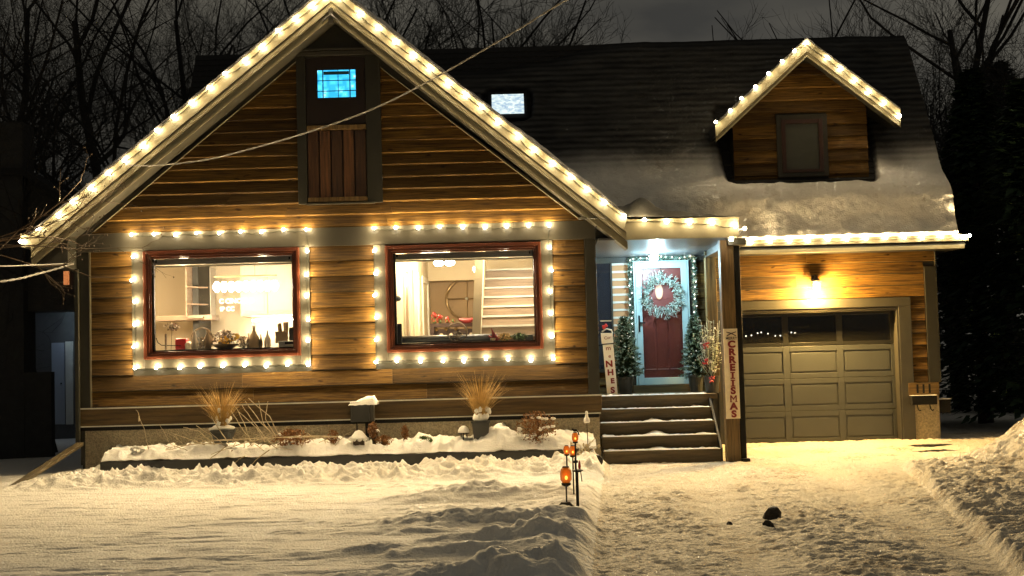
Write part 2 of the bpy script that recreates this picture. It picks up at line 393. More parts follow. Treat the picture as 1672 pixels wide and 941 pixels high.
# frieze, corner and rake trim boards on the wall
tb = MB(); tb.box(xl-.01, xr+.0, YG-.045, YG, zb0, zb1); build(tb, 'frieze_board', 'trim', house, bevel=.004)
for a, b in ((128, 148), (959, 977)):
    tb = MB(); tb.box(X(a, 560, YG), X(b, 560, YG), YG-.05, YG, zs1+.002, zb0-.002); build(tb, 'corner_board', 'trimdark', house, bevel=.004)
tb = MB()
tb.prism([(xedgeL(zb1), zb1+.002), (xedgeL(Z(540, 97, YG)), Z(540, 97, YG)), (xa, Z(540, 97, YG)+.05), (xa, za-.46), (xl, ztop(xl)-.46), (xl, zb1+.002)], YG-.04, YG)
tb.prism([(xedgeR(zb1), zb1+.002), (xr, zb1+.002), (xr, ztop(xr)-.46), (xa, za-.46), (xa, Z(540, 97, YG)+.05), (xedgeR(Z(540, 97, YG)), Z(540, 97, YG))], YG-.04, YG)
build(tb, 'rake_frieze', 'trimdark', house)
tb = MB()      # thin bright quarter strip along the siding edges
for (p, q) in ((W(155, 379, YG), W(490, 97, YG)), (W(600, 95, YG), W(945, 358, YG))):
    tb.tube([(p.x, YG-.045, p.z), (q.x, YG-.045, q.z)], .009, 4)
p = X(150, 560, YG); tb.box(p-.008, p+.01, YG-.06, YG-.05, zs1, zb0)
build(tb, 'edge_bead', 'fascia', house)
sk = MB(); sk.box(xl-.0, xr+.02, YG-.07, YG, zs0, zs1, .4); sko = build(sk, 'skirt_board', 'skirt', house, bevel=.006)
sl = MB(); sl.box(xl, xr+.02, YG-.088, YG-.0705, zs1-.012, zs1+.008); sl.box(xl, xr, YG-.092, YG-.072, zs0-.004, zs0+.012); build(sl, 'drip_flashing', 'white', sko)
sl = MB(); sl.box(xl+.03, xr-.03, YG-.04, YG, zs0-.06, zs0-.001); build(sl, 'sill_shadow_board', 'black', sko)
fo = MB(); fo.box(X(140, 740, YG), X(980, 720, YG), YG-.02, YG+.2, -.3, zs0-.055); build(fo, 'foundation', 'stucco', house)
# ---- gable roof
def strip(mb, o1, o2, y0, y1, x0=None, x1=None):
    x0 = xtl if x0 is None else x0; x1 = xtr if x1 is None else x1
    mb.prism([(x0, ztop(x0)-o2), (xa, za-o2), (xa, za-o1), (x0, ztop(x0)-o1)], y0, y1)
    mb.prism([(xa, za-o2), (x1, ztop(x1)-o2), (x1, ztop(x1)-o1), (xa, za-o1)], y0, y1)
fr = MB(); strip(fr, .015, .25, YF, YF+.03); strip(fr, .256, .33, YF+.016, YF+.04); strip(fr, .336, .365, YF+.004, YF+.04); strip(fr, .371, .49, YF+.03, YF+.05)
# eave return at the low left tip
fr.box(xtl-.15, xtl-.003, YF+.01, YF+.6, ztop(xtl)-.2, ztop(xtl)+.0)
build(fr, 'rake_fascia', 'fascia', house, bevel=.003)
fr = MB(); strip(fr, .44, .47, YF+.052, YG-.045); build(fr, 'rake_soffit', 'trim', house)
fr = MB(); strip(fr, .02, .16, YF+.052, 24.1); strip(fr, -.02, .012, YF-.02, 24.1, xtl-.03, xtr+.0); groof = build(fr, 'gable_roof', 'shingle', house)
# wavy snow crust on the gable roof
sn = MB(); xs = [xtl+.02+(xtr-.1-xtl)*i/90 for i in range(91)]; ys = [YF+.03, YF+.12, YF+.4, 21, 22.4, 24]
n0 = len(sn.v)
for i, x in enumerate(xs):
    for j, y in enumerate(ys): sn.v.append((x, y, ztop(x)+.02+(0 if j == 0 else .05+.05*noise.noise(Vector((x*2, y*2, 0)))+.03*noise.noise(Vector((x*7, y*3, 3))))))
for i in range(90):
    for j in range(5): sn.face([n0+i*6+j, n0+(i+1)*6+j, n0+(i+1)*6+j+1, n0+i*6+j+1])
build(sn, 'roof_snow', 'roofsnow', groof, smooth=True)
eb = MB(); zc = zb1; eb.prism([(xtl+.01, ztop(xtl)-.49), (xl, ztop(xtl)-.52), (xl, ztop(xl)-.47)], YF+.06, YG-.05); build(eb, 'eave_return', 'trimdark', house)
# left side wall of the wing and wing body
sw = MB(); sw.box(xl, xl+.12, YG+.15, 27.9, .0, ztop(xl)-.5); build(sw, 'side_wall', 'trimdark', house)
# apex bracket
ab = MB(); q = W(540, 36, YF)
for s in (-1, 1): ab.tube([(q.x, YF-.01, q.z+.1), (q.x+s*.1, YF-.01, q.z+.02), (q.x+s*.13, YF-.01, q.z-.03)], [.02, .016, .01], 6)
ab.box(q.x-.035, q.x+.035, YF-.015, YF+.02, q.z-.03, q.z+.2)
build(ab, 'apex_bracket', 'trim', house)

# ---- attic window bay
aw = MB(); o = at_out; hd = Z(545, 92, YG)
aw.box(o[0], X(501, 210, YG), YG-.07, YG, o[2], hd); aw.box(X(599, 210, YG), o[1], YG-.07, YG, o[2], hd)
attic = build(aw, 'attic_window', 'trimdark', house, bevel=.004)
tb = MB(); tb.box(o[0]-.03, o[1]+.03, YG-.085, YG, hd, Z(545, 86, YG)); tb.box(o[0]-.01, o[1]+.01, YG-.1, YG, Z(545, 84, YG), Z(545, 81, YG)); build(tb, 'head_trim', 'trim', attic); tb = MB(); tb.box(o[0]+.12, o[1]-.12, YG-.09, YG-.0, o[2]-.01, o[2]+.01)
build(tb, 'bottom_trim', 'trim', attic)
ix0, ix1 = X(502, 210, YG), X(598, 210, YG)
gp = rect(519, 115, 581, 160, YG)
tb = MB(); wallholes(tb, ix0, ix1, Z(550, 204, YG), hd-.002, YG-.035, YG-.004, [gp]); build(tb, 'upper_panel', mat('dark_maroon_panel', (.012, .005, .004), .7), attic)
tb = MB(); tb.box(ix0, ix1, YG-.075, YG, Z(550, 213, YG), Z(550, 206, YG), .8); build(tb, 'ledge', 'post', attic); tb = MB(); tb.box(ix0, ix1, YG-.075, YG, Z(550, 330, YG), Z(550, 323, YG), .8)
build(tb, 'ledge', 'post', attic)
tb = MB(); w = (ix1-ix0)/5
for i in range(5): tb.box(ix0+i*w+.012, ix0+(i+1)*w-.012, YG-.05, YG-.02, Z(550, 323, YG), Z(550, 214, YG), rng.random())
build(tb, 'lower_planks', 'vert', attic)
# lit pane
pm = bpy.data.materials.new('blue_lit_pane'); pm.use_nodes = True; N = pm.node_tree.nodes; L = pm.node_tree.links; b = N['Principled BSDF']; b.inputs['Base Color'].default_value = (.02, .05, .07, 1); b.inputs['Roughness'].default_value = .3
tc = N.new('ShaderNodeTexCoord'); vo = N.new('ShaderNodeTexVoronoi'); vo.distance = 'CHEBYCHEV'; vo.inputs['Scale'].default_value = 9; L.new(tc.outputs['Object'], vo.inputs['Vector'])
cr = N.new('ShaderNodeValToRGB'); cr.color_ramp.elements[0].color = (.5, .95, 1, 1); cr.color_ramp.elements[1].color = (.02, .3, .55, 1); cr.color_ramp.elements[1].position = .55; cr.color_ramp.elements[0].position = .02
e = cr.color_ramp.elements.new(.2); e.color = (.06, .52, .85, 1)
L.new(vo.outputs['Distance'], cr.inputs[0]); L.new(cr.outputs[0], b.inputs['Emission Color']); b.inputs['Emission Strength'].default_value = .36
M['bluepane'] = pm
tb = MB(); tb.box(gp[0], gp[1], YG-.02, YG-.012, gp[2], gp[3]); build(tb, 'pane', 'bluepane', attic)
tb = MB(); gw, gh = gp[1]-gp[0], gp[3]-gp[2]
for f_, t_ in ((.14, .008), (.54, .005), (.85, .008)): tb.box(gp[0]+gw*f_-t_, gp[0]+gw*f_+t_, YG-.03, YG-.021, gp[2], gp[3])
for f_ in (.24, .62): tb.box(gp[0], gp[1], YG-.0285, YG-.0215, gp[2]+gh*f_-.006, gp[2]+gh*f_+.006)
tb.box(gp[0]+gw*.16, gp[1]-gw*.17, YG-.027, YG-.022, gp[2]+gh*.83, gp[2]+gh*.95)
build(tb, 'muntins', mat('window_grid', (.02, .09, .13), .6), attic)

# ---- the two big windows
def bigwindow(case, f, side_holes=None):
    c = MB(); t = .06
    c.box(case[0], f[0], YG-.055, YG, case[2], zb0-.002); c.box(f[1], case[1], YG-.055, YG, case[2], zb0-.002)
    c.box(f[0]+.001, f[1]-.001, YG-.055, YG, case[2]+.002, f[2]-.001)
    w = build(c, 'window', 'trim', house, bevel=.004)
    fm = MB()
    def ring(a, b, y0, y1):      # frame ring between inset a and b
        fm.box(f[0]+a, f[0]+b, y0, y1, f[2]+a, f[3]-a); fm.box(f[1]-b, f[1]-a, y0, y1, f[2]+a, f[3]-a)
        fm.box(f[0]+b, f[1]-b, y0, y1, f[2]+a, f[2]+b); fm.box(f[0]+b, f[1]-b, y0, y1, f[3]-b, f[3]-a)
    ring(0, .045, YG-.085, YG+.02); ring(.047, .085, YG-.066, YG+.04); ring(.087, .11, YG-.045, YG+.06)
    build(fm, 'frame', 'frame', w, bevel=.006)
    s = MB(); i = .111
    for (a, b2, c2, d) in ((f[0]+i, f[0]+i+.035, f[2]+i, f[3]-i), (f[1]-i-.012, f[1]-i, f[2]+i, f[3]-i), (f[0]+i, f[1]-i, f[2]+i, f[2]+i+.02)): s.box(a, b2, YG-.005, YG+.05, c2, d)
    build(s, 'sash', 'black', w)
    g = MB(); g.box(f[0]+i, f[1]-i, YG+.0, YG+.006, f[2]+i, f[3]-i); build(g, 'pane', 'glass', w)
    return w
bigwindow(k_case, k_fr); bigwindow(h_case, h_fr)
def roller(f, label):
    t = thing('roller_blind', label, 'blind', ((f[0]+f[1])/2, YG+.1, f[3]-.2)); i = .115
    m = MB(); m.box(f[0]+i, f[1]-i, YG+.055, YG+.11, f[3]-i-.085, f[3]-i-.001); build(m, 'cassette', mat('cassette_grey', (.3, .28, .24), .5), t)
    m = MB(); m.tube([(f[0]+i, YG+.13, f[3]-i-.1), (f[1]-i, YG+.13, f[3]-i-.1)], .018, 8); build(m, 'bottom_rail', 'white', t)
    m = MB()
    for x in (f[0]+i+.05, f[1]-i-.05): m = MB(); m.box(x-.012, x+.012, YG+.045, YG+.054, f[3]-i-.05, f[3]-i-.01); build(m, 'bracket', 'black', t)
roller(k_fr, 'rolled up grey blind at the top of the kitchen window'); roller(h_fr, 'rolled up grey blind at the top of the hall window')

# ---- interior rooms
ZF, ZC = .97, 3.52
xpart = X(560, 500, 21)
def room(mb, x0, x1, y0, y1, back='cream'):
    pass
rm = MB(); rm.box(xl+.125, xpart-.002, YG+.145, 23.6, ZF-.1, ZF); rm.box(xpart+.105, 1.2, YG+.145, 26.2, ZF-.1, ZF)
build(rm, 'floor', 'tan', house)
rm = MB(); rm.box(xl+.125, xpart-.002, YG+.145, 23.6, ZC, ZC+.08); rm.box(xpart+.105, 1.2, YG+.145, 26.2, ZC, ZC+.08); build(rm, 'ceiling', 'cream', house)
rm = MB(); rm.box(xl+.125, xl+.16, YG+.145, 23.6, ZF, ZC); rm.box(xl+.162, xpart-.002, 23.5, 23.6, ZF, ZC); rm.box(xpart, xpart+.1, YG+.145, 26.2, ZF, ZC)
rm.box(1.12, 1.2, YG+.145, 26.2, ZF, ZC)
xh0 = X(646, 500, 20.3); xh1 = X(703, 500, 26)
rm.v += [(xh0-.05, 20.16, ZF), (xh0, 20.16, ZF), (xh1, 26, ZF), (xh1-.05, 26, ZF), (xh0-.05, 20.16, ZC), (xh0, 20.16, ZC), (xh1, 26, ZC), (xh1-.05, 26, ZC)]; n = len(rm.v)-8
for q in ((0, 3, 2, 1), (4, 5, 6, 7), (0, 1, 5, 4), (1, 2, 6, 5), (2, 3, 7, 6), (3, 0, 4, 7)): rm.face([n+i for i in q])
rm.box(xh1-.04, 1.118, 25.6, 26.1, Z(740, 458, 25.6), ZC-.001)
build(rm, 'interior_wall', 'cream', house)
rm = MB(); rm.box(xh1-.3, 1.115, 26.0, 26.09, ZF, Z(740, 458, 25.6)-.002); build(rm, 'hall_end_wall', 'tan', house)
# hall doors on the left wall
def onleft(y): return xh0+(xh1-xh0)*(y-20.16)/(26-20.16)
for (y0, y1, dk) in ((21.3, 22.1, 1), (22.7, 23.6, 0), (24.3, 25.4, 0)):
    m = MB()
    for (ya, yb, za_, zb_, tk) in ((y0, y0+.08, ZF, 3.05, .03), (y1-.08, y1, ZF, 3.05, .03), (y0, y1, 3.05, 3.15, .03)):
        n = len(m.v)
        m.v += [(onleft(ya)+.001, ya, za_), (onleft(ya)+tk, ya, za_), (onleft(yb)+tk, yb, za_), (onleft(yb)+.001, yb, za_), (onleft(ya)+.001, ya, zb_), (onleft(ya)+tk, ya, zb_), (onleft(yb)+tk, yb, zb_), (onleft(yb)+.001, yb, zb_)]
        for q in ((0, 3, 2, 1), (4, 5, 6, 7), (0, 1, 5, 4), (1, 2, 6, 5), (2, 3, 7, 6), (3, 0, 4, 7)): m.face([n+i for i in q])
    build(m, 'door_casing', 'white', house)
    if dk:
        m = MB(); m.quad((onleft(y0+.1)+.006, y0+.1, ZF), (onleft(y1-.1)+.006, y1-.1, ZF), (onleft(y1-.1)+.006, y1-.1, 3.04), (onleft(y0+.1)+.006, y0+.1, 3.04)); build(m, 'interior_door', 'dimware', house)
# staircase behind the hall window
st = MB(); so = MB(); no_ = MB()
zlines = [444, 428.5]
sx0, sx1 = X(793, 500, 21.2), 1.1
ys0 = 20.75; k = 0
zz = Z(840, 547, ys0)
for k in range(8):
    y = ys0+.24*k; z = zz+.163*(k-0)
    st.box(sx0-.08, sx1, y, y+.02, z-.163 if k else ZF, z-.03, rng.random()); no_.box(sx0-.08, sx1, y-.03, y+.26, z-.028, z)
stairs = build(st, 'staircase', 'stairwood', house)
build(no_, 'stair_tread', 'white', stairs)
m = MB(); y1_ = ys0+.24*8
m.prism([(sx0-.27, ZF), (sx0-.14, ZF), (sx0+.02, ZC-.002), (sx0-.11, ZC-.002)], ys0-.15, y1_); build(m, 'stair_wall', 'cream', stairs)

# ---- porch: back wall, door, landing, steps
zpc = Z(1100, 389, YF)     # porch ceiling
dl = rect(1039, 429, 1123, 628, YP)
pw = MB(); pw.box(X(960, 500, YP), X(1185, 500, YP), YP+.05, YP+.15, .3, zpc-.002); build(pw, 'porch_wall', 'trimdark', house)
sd = MB()
bl = rect(1000, 430, 1028, 592, YP)
wx0 = X(975, 500, YP)
def psp(b, t):
    if t < bl[2]: return [(wx0, wx0, dl[0]-.02, dl[0]-.02), (dl[1]+.02, dl[1]+.02, X(1180, 500, YP), X(1180, 500, YP))]
    return [(dl[1]+.12, dl[1]+.12, X(1180, 500, YP), X(1180, 500, YP))]
lap(sd, YP+.05, .9, zpc-.1, .215, psp); build(sd, 'porch_siding', 'siding', house)
# side window with pleated blind
sw = MB(); sw.box(wx0, X(1001, 500, YP), YP+.0, YP+.045, bl[2]-.1, bl[3]); sidew = build(sw, 'side_window', 'darkglass', house)
m = MB(); n = 13
for i in range(n):
    z0 = bl[2]+(bl[3]-bl[2])*i/n; e = (bl[3]-bl[2])/n
    m.cm = 0; m.box(bl[0]+.01, bl[1], YP+.02, YP+.045, z0, z0+e*.72); m.cm = 1; m.box(bl[0]+.01, bl[1], YP+.005, YP+.046, z0+e*.74, z0+e)
build(m, 'striped_blind', [mat('amber_blind', (.42, .22, .1), .8), 'white'], sidew)
m = MB(); m.box(bl[0]-.015, bl[0]+.008, YP-.02, YP+.045, bl[2]-.1, bl[3]+.03); m.box(wx0, bl[1]+.02, YP-.02, YP+.045, bl[3]+.001, bl[3]+.06); m.box(wx0, bl[1]+.02, YP-.03, YP+.045, bl[2]-.16, bl[2]-.1)
build(m, 'window_trim', 'trimdark', sidew)
# lintel and jamb boards round the door
m = MB(); m.box(wx0, X(1180, 420, YP), YP-.03, YP+.05, dl[3]+.03, zpc-.002); m.box(dl[0]-.1, dl[0]-.012, YP-.02, YP+.05, dl[2], dl[3]+.028); m.box(dl[1]+.012, dl[1]+.13, YP-.02, YP+.05, dl[2], dl[3]+.028)
build(m, 'door_surround', 'trimdark', house)
sd_ = MB(); w = .1
sd_.box(dl[0], dl[0]+w, YP-.1, YP-.05, dl[2], dl[3]); sd_.box(dl[1]-w, dl[1], YP-.1, YP-.05, dl[2], dl[3]); sd_.box(dl[0]+w, dl[1]-w, YP-.1, YP-.05, dl[3]-w, dl[3]); sd_.box(dl[0]+w, dl[1]-w, YP-.1, YP-.05, dl[2], dl[2]+.12)
sd_.box(dl[0]-.035, dl[0]-.004, YP-.085, YP-.02, dl[2], dl[3]+.03); sd_.box(dl[1]+.004, dl[1]+.035, YP-.085, YP-.02, dl[2], dl[3]+.03); sd_.box(dl[0]-.003, dl[1]+.003, YP-.085, YP-.02, dl[3]+.004, dl[3]+.03)
storm = build(sd_, 'storm_door', 'storm', house, bevel=.006)
m = MB(); m.box(dl[0]+w, dl[1]-w, YP-.078, YP-.072, dl[2]+.12, dl[3]-w); build(m, 'pane', glass('storm_glass', refl=.3), storm)
m = MB(); m.box(dl[0]+.03, dl[0]+.055, YP-.125, YP-.101, dl[2]+.9, dl[2]+1.18); m.box(dl[0]+.03, dl[0]+.14, YP-.15, YP-.126, dl[2]+1.04, dl[2]+1.065); build(m, 'handle', 'black', storm)
# red inner door with raised panels
ix0, ix1, iz0, iz1 = dl[0]+.03, dl[1]-.03, dl[2], dl[3]-.05
m = MB(); m.box(ix0, ix1, YP+.0, YP+.04, iz0, iz1)
pw_ = (ix1-ix0)
for (a, b2, c2, d) in ((.14, .46, .09, .12), (.54, .86, .09, .12)):
    pass
cols = [(.12, .355), (.385, .615), (.645, .88)]
for a, b2 in cols: m.box(ix0+pw_*a, ix0+pw_*b2, YP-.01, YP+.001, iz0+.28, iz0+1.35)
for a, b2 in ((.12, .47), (.53, .88)): m.box(ix0+pw_*a, ix0+pw_*b2, YP-.01, YP+.001, iz0+1.45, iz1-.12)
rd = build(m, 'inner_door', 'door_red', house, bevel=.006)
m = MB()
for a, b2 in cols: m.box(ix0+pw_*a, ix0+pw_*b2, YP-.014, YP-.001, iz0+.255, iz0+.27)
build(m, 'panel_moulding', mat('pale_red_moulding', (.55, .3, .3), .3), rd)
oc = W(1076, 483, YP); m = MB(); m.lathe((oc.x, YP-.02, oc.z), [(.0, 0), (.062, 0), (.066, .02), (.055, .03), (0, .03)], 24, axis='y')
ow = build(m, 'oval_window', mat('oval_amber_glass', (.75, .42, .3), .3, emit=(1, .5, .3), estr=.08), rd); ow.scale = (1, 1, 2.0)
m = MB(); m.box(dl[0]-.1, dl[1]+.06, YP-.24, YP-.02, dl[2]-.13, dl[2]-.004, .6); build(m, 'door_step', 'skirt', house, bevel=.005)
# landing and steps
sx0, sx1 = X(984, 700, YG), X(1178, 745, YG); RZ = .195
xs1 = sx1+.02
m = MB(); m.box(sx0, xs1+.12, 21.12, YP+.05, .9, .975, .5); landing = build(m, 'porch_landing', 'step', house, bevel=.004)
for k in range(5):
    y = YG+.28*k; z = RZ*(k+1)
    m = MB(); m.box(sx0, sx1, y+.02, y+.05, z-RZ, z-.034, rng.random())
    if k < 4: m.box(sx0, sx1, y-.012, y+.3, z-.032, z, rng.random())
    stp = build(m, 'step', 'step', house, bevel=.003)
    s = MB(); n = 60; b0 = len(s.v)                            # snow lying on the tread
    dp = .27 if k < 4 else .5
    y0_ = y-.006 if k < 4 else 21.115
    for i in range(n+1):
        x = sx0+.02+(sx1-sx0-.04)*i/n
        for j in range(6):
            q = j/5; hh = .006+.016*max(0, noise.noise(Vector((x*3, k*7, q*2))))+.1*q*max(0, noise.noise(Vector((x*2.6, k*5+3, 1)))-.08)+.02*noise.noise(Vector((x*16, k*9, q*6)))*q
            s.v.append((x, y0_+dp*q+(.0 if j else .008*noise.noise(Vector((x*9, k, 0)))), z+(max(hh, .002) if 0 < j else .003)))
    for i in range(n):
        for j in range(5): s.face([b0+i*6+j, b0+(i+1)*6+j, b0+(i+1)*6+j+1, b0+i*6+j+1])
    for i in range(n): s.face([b0+i*6, b0+i*6, b0+(i+1)*6, b0+(i+1)*6][:0] or [b0+i*6, b0+(i+1)*6, b0+(i+1)*6+1])
    build(s, 'snow', 'snow', stp, smooth=True)
m = MB(); m.prismx([(YG+.08, .0), (23, 0), (23, .974), (21.2, .974), (YG+.08, .2)], sx1+.002, sx1+.035, .3); build(m, 'stair_side', 'trimdark', house)
m = MB(); m.box(sx0, sx1, 21.4, 21.5, 0, .9); build(m, 'landing_skirt', 'step', house)
# ceiling, beam, porch roof, posts
pcx0, pcx1 = xr+.0, X(1206, 375, YF)
m = MB()
for i in range(int((YP-YF-.1)/.1)): m.box(pcx0+.02, pcx1-.03, YF+.06+i*.1, YF+.06+i*.1+.094, zpc, zpc+.02)
m.box(pcx0+.02, pcx1-.03, YF+.06, YP, zpc+.021, zpc+.03)
pc = build(m, 'porch_ceiling', 'soffit', house)
zpt = Z(1120, 357, YF)
m = MB(); m.box(xtr-.02, pcx1, YF-.01, YF+.03, zpc-.01, zpt); m.box(pcx1-.03, pcx1, YF+.032, 22, zpc-.01, zpt-.002); m.box(xtr-.02, pcx1+.01, YF-.03, YF-.011, zpt-.03, zpt+.004); build(m, 'porch_fascia', 'fascia', house, bevel=.003)
m = MB(); m.box(pcx0, pcx1-.02, YF+.04, 22.6, zpt-.06, zpt-.01); proof = build(m, 'porch_roof', 'shingle', house)
s = MB(); nx, ny = 90, 30; b0 = 0
for i in range(nx+1):
    x = xtr-.7+(pcx1-.03-xtr+.7)*i/nx; u = i/nx
    for j in range(ny+1):
        v = j/ny; y = YF+.0+2.9*v
        prof = .42*(1-u)**1.0*(1-.15*v)*(1-math.exp(-((u+.02)*9)))+.03
        prof += .16*math.exp(-((u-.42)/.1)**2)*(1+.0*v)
        e = min(1, v*9+.12)
        hgt = (prof*(.75+.5*noise.noise(Vector((x*2.2, y*1.5, 7))))+.035*noise.noise(Vector((x*6, y*6, 1))))*e
        s.v.append((x, y, zpt-.008+max(.0, hgt)+.02))
for i in range(nx):
    for j in range(ny): a = i*(ny+1)+j; s.face([a, a+ny+1, a+ny+2, a+1])
build(s, 'porch_snow', 'shaded_snow', proof, smooth=True)
px0, px1 = X(1179, 560, YG), X(1201, 560, YG)
m = MB(); m.box(px0, px1, YG-.12, YG+.08, .0, zpc-.012, .6); build(m, 'porch_post', 'post', house, bevel=.008)
m = MB(); m.box(px1+.012, px1+.1, YG-.06, YG+.06, .03, zpc-.012); m.box(px1-.0, px1+.13, YG-.16, YG-.04, .0, .05); build(m, 'downpipe', 'black', house, bevel=.01)
m = MB(); m.box(X(1155, 560, 22.2), X(1172, 560, 22.2), 22.1, 22.28, .975, zpc-.1, .8); build(m, 'porch_post', 'post', house, bevel=.006)
m = MB(); m.box(X(1150, 400, 22.2), X(1176, 400, 22.2), 19.75, 22.3, zpc-.1, zpc-.001); build(m, 'porch_beam', 'trimdark', house)
m = MB(); m.lathe((W(1067, 414, 22.5).x, 22.5, zpc-.11), [(.0, 0), (.05, .0), (.075, .03), (.06, .07)], 16); pl = build(m, 'porch_lamp', 'coldglow', house, smooth=True)
m = MB(); m.lathe((W(1067, 414, 22.5).x, 22.5, zpc-.035), [(.085, 0), (.1, .015), (.085, .034)], 16); build(m, 'lamp_base', 'white', pl)
PL = Vector((W(1067, 414, 22.5).x, 21.95, zpc-.22))

# ---- garage wing
gz = .09
gx0, gx1 = X(1199, 600, YW), X(1467, 600, YW); gzt = Z(1335, 508, YW)
wx1 = X(1531, 560, YW); gwx0 = X(1160, 560, YW)
zeave = Z(1400, 414, YW)
m = MB(); wallholes(m, gwx0, wx1-.02, 0, zeave+.2, YW+.002, YW+.14, [(gx0, gx1, -1, gzt)]); m.box(wx1-.12, wx1-.0, YW+.145, 27.9, 0, zeave+.3); build(m, 'garage_wall', 'trimdark', house)
tx1 = X(1490, 600, YW); tzt = Z(1350, 489, YW)
m = MB(); m.box(gx0-.3, tx1, YW-.05, YW, tzt-.15, tzt); m.box(gx0-.28, gx0-.02, YW-.045, YW, gz-.1, tzt-.152); m.box(gx1+.03, tx1, YW-.048, YW, gz-.1, tzt-.152)
m.box(gx0-.02, gx1+.028, YW-.03, YW, gzt, tzt-.155)
gt = build(m, 'garage_trim', 'trim', house, bevel=.004)
m = MB(); m.box(gx1-.001, gx1+.026, YW-.03, YW+.26, gz-.1, gzt-.002); m.box(gx0, gx1-.002, YW-.02, YW+.26, gzt-.02, gzt-.003); build(m, 'garage_jamb', 'trim', house)
sd = MB(); nzb = Z(1506, 625, YW)
def gsp(b, t):
    if t < tzt+.02: return [(tx1, tx1, X(1512, 560, YW), X(1512, 560, YW))]
    return [(gwx0, gwx0, X(1512, 560, YW)if b < Z(1500, 440, YW) else wx1, X(1512, 560, YW)if b < Z(1500, 440, YW) else wx1)]
lap(sd, YW, nzb, tzt, .213, gsp, gap=.012)
lap(sd, YW, tzt, zeave+.03, .213, gsp, gap=.012)
build(sd, 'garage_siding', 'siding', house)
m = MB(); m.box(X(1513, 560, YW), wx1, YW-.05, YW, nzb+.002, Z(1520, 435, YW)); m.box(wx1-.0, wx1+.02, YW-.05, 27.9, nzb, zeave); build(m, 'corner_board', 'trimdark', house, bevel=.004)
m = MB(); m.box(X(1485, 690, YW), X(1534, 690, YW), YW-.03, YW+.3, -.2, Z(1508, 646, YW)); build(m, 'foundation', 'stucco', house)
m = MB(); m.box(X(1482, 634, YW), X(1532, 634, YW), YW-.06, YW, Z(1506, 646, YW), Z(1506, 625, YW), .7); nb = build(m, 'number_board', 'skirt', house, bevel=.004)
p = W(1506, 635.5, YW); text('111', 'house_number', 'black', (p.x, YW-.07, p.z), .2, nb, bold=.006)
# door
m = MB(); DY = YW+.2; sec = (gzt-gz)/4.0; pw_ = (gx1-gx0)/3
for s_ in range(3):
    z0 = gz-.03+sec*s_; wallholes(m, gx0, gx1, z0+.004, z0+sec-.004, DY, DY+.04, [(gx0+pw_*i+.055, gx0+pw_*(i+1)-.055, z0+.09, z0+sec-.09) for i in range(3)])
    for i in range(3):
        a, b2, c2, d = gx0+pw_*i+.055, gx0+pw_*(i+1)-.055, z0+.09, z0+sec-.09
        m.box(a, b2, DY+.018, DY+.04, c2, d)
        m.prism([(a+.025, c2+.025), (b2-.025, c2+.025), (b2-.025, d-.025), (a+.025, d-.025)], DY+.004, DY+.02)
gd = build(m, 'garage_door', 'garage', house, bevel=.005)
z0 = gz-.03+sec*3
m = MB(); wallholes(m, gx0, gx1, z0+.004, gzt-.022, DY, DY+.04, [(gx0+pw_*i+.05, gx0+pw_*(i+1)-.05, z0+.06, gzt-.07) for i in range(3)]); build(m, 'top_section', mat('dark_door_top', (.016, .016, .014), .3), gd, bevel=.004)
m = MB(); m.box(gx0+.02, gx1-.02, DY+.015, DY+.02, z0+.05, gzt-.06); build(m, 'glass_strip', 'smoke', gd)
m = MB(); m.box(gx0-.1, gx1+.1, DY+.9, DY+1.0, 0, 3.2); m.box(gx0-.1, gx1+.1, DY+.05, DY+.9, gzt+.02, gzt+.05); m.box(gx0-.2, gx0-.1, DY+.05, DY+1, 0, 3); m.box(gx1+.1, gx1+.2, DY+.05, DY+1, 0, 3); build(m, 'garage_interior', 'black', house)
# eave: gutter, groove, fascia strip
ge0, ge1 = X(1208, 400, YE), X(1580, 392, YE)
zg1, zg0, zf1, zf0 = Z(1290, 391, YE), Z(1290, 401, YE), Z(1290, 408, YE), Z(1290, 413, YE)
m = MB(); m.box(X(1150, 400, YE), ge1+.02, YE-.0, YE+.1, zg0, zg1); m.box(X(1150, 400, YE), ge1+.025, YE-.012, YE-.001, zg1-.016, zg1+.003); gut = build(m, 'gutter', 'fascia', house, bevel=.006)
m = MB(); m.box(X(1150, 400, YE), ge1-.03, YE+.04, YE+.07, zf1, zg0-.001); build(m, 'eave_board', 'trimdark', house)
m = MB(); m.box(X(1150, 400, YE), ge1-.05, YE+.015, YE+.045, zf0, zf1+.01); build(m, 'eave_moulding', 'fascia', house, bevel=.003)
m = MB(); m.box(X(1150, 400, YE), ge1-.06, YE+.046, YW-.002, zf0+.004, zf0+.02); m.box(wx1+.02, ge1-.07, YW, 27.9, zf0+.004, zf0+.02); build(m, 'eave_soffit', 'black', house)
# main roof
xrk = X(1562, 385, YE)
lo, hi = 22., 30.
for _ in range(50):
    mid = (lo+hi)/2
    if W(1475, 57, mid).x < xrk: lo = mid
    else: hi = mid
YR = lo; ze = zg1-.01; zr = Z(1475, 60, YR); mr = (zr-ze)/(YR-YE)
xrl = X(320, 92, YR)
print('ridge', YR, zr, 'eave', ze, 'slope', math.degrees(math.atan(mr)), 'xr', xrl, xrk)
def roofz(y): return ze+mr*(y-YE)
def RP(px, py):
    d = ray(px, py); t = (ze-mr*YE-EYE)/(d.z-mr*d.y); return Vector((d.x*t, d.y*t, EYE+d.z*t))
yb_ = 28.4
m = MB(); m.prismx([(YE+.02, ze-.02), (YE+.04, ze-.12), (YR, zr-.14), (yb_, ze-.12), (yb_, ze), (YR, zr)], xrl, xrk)
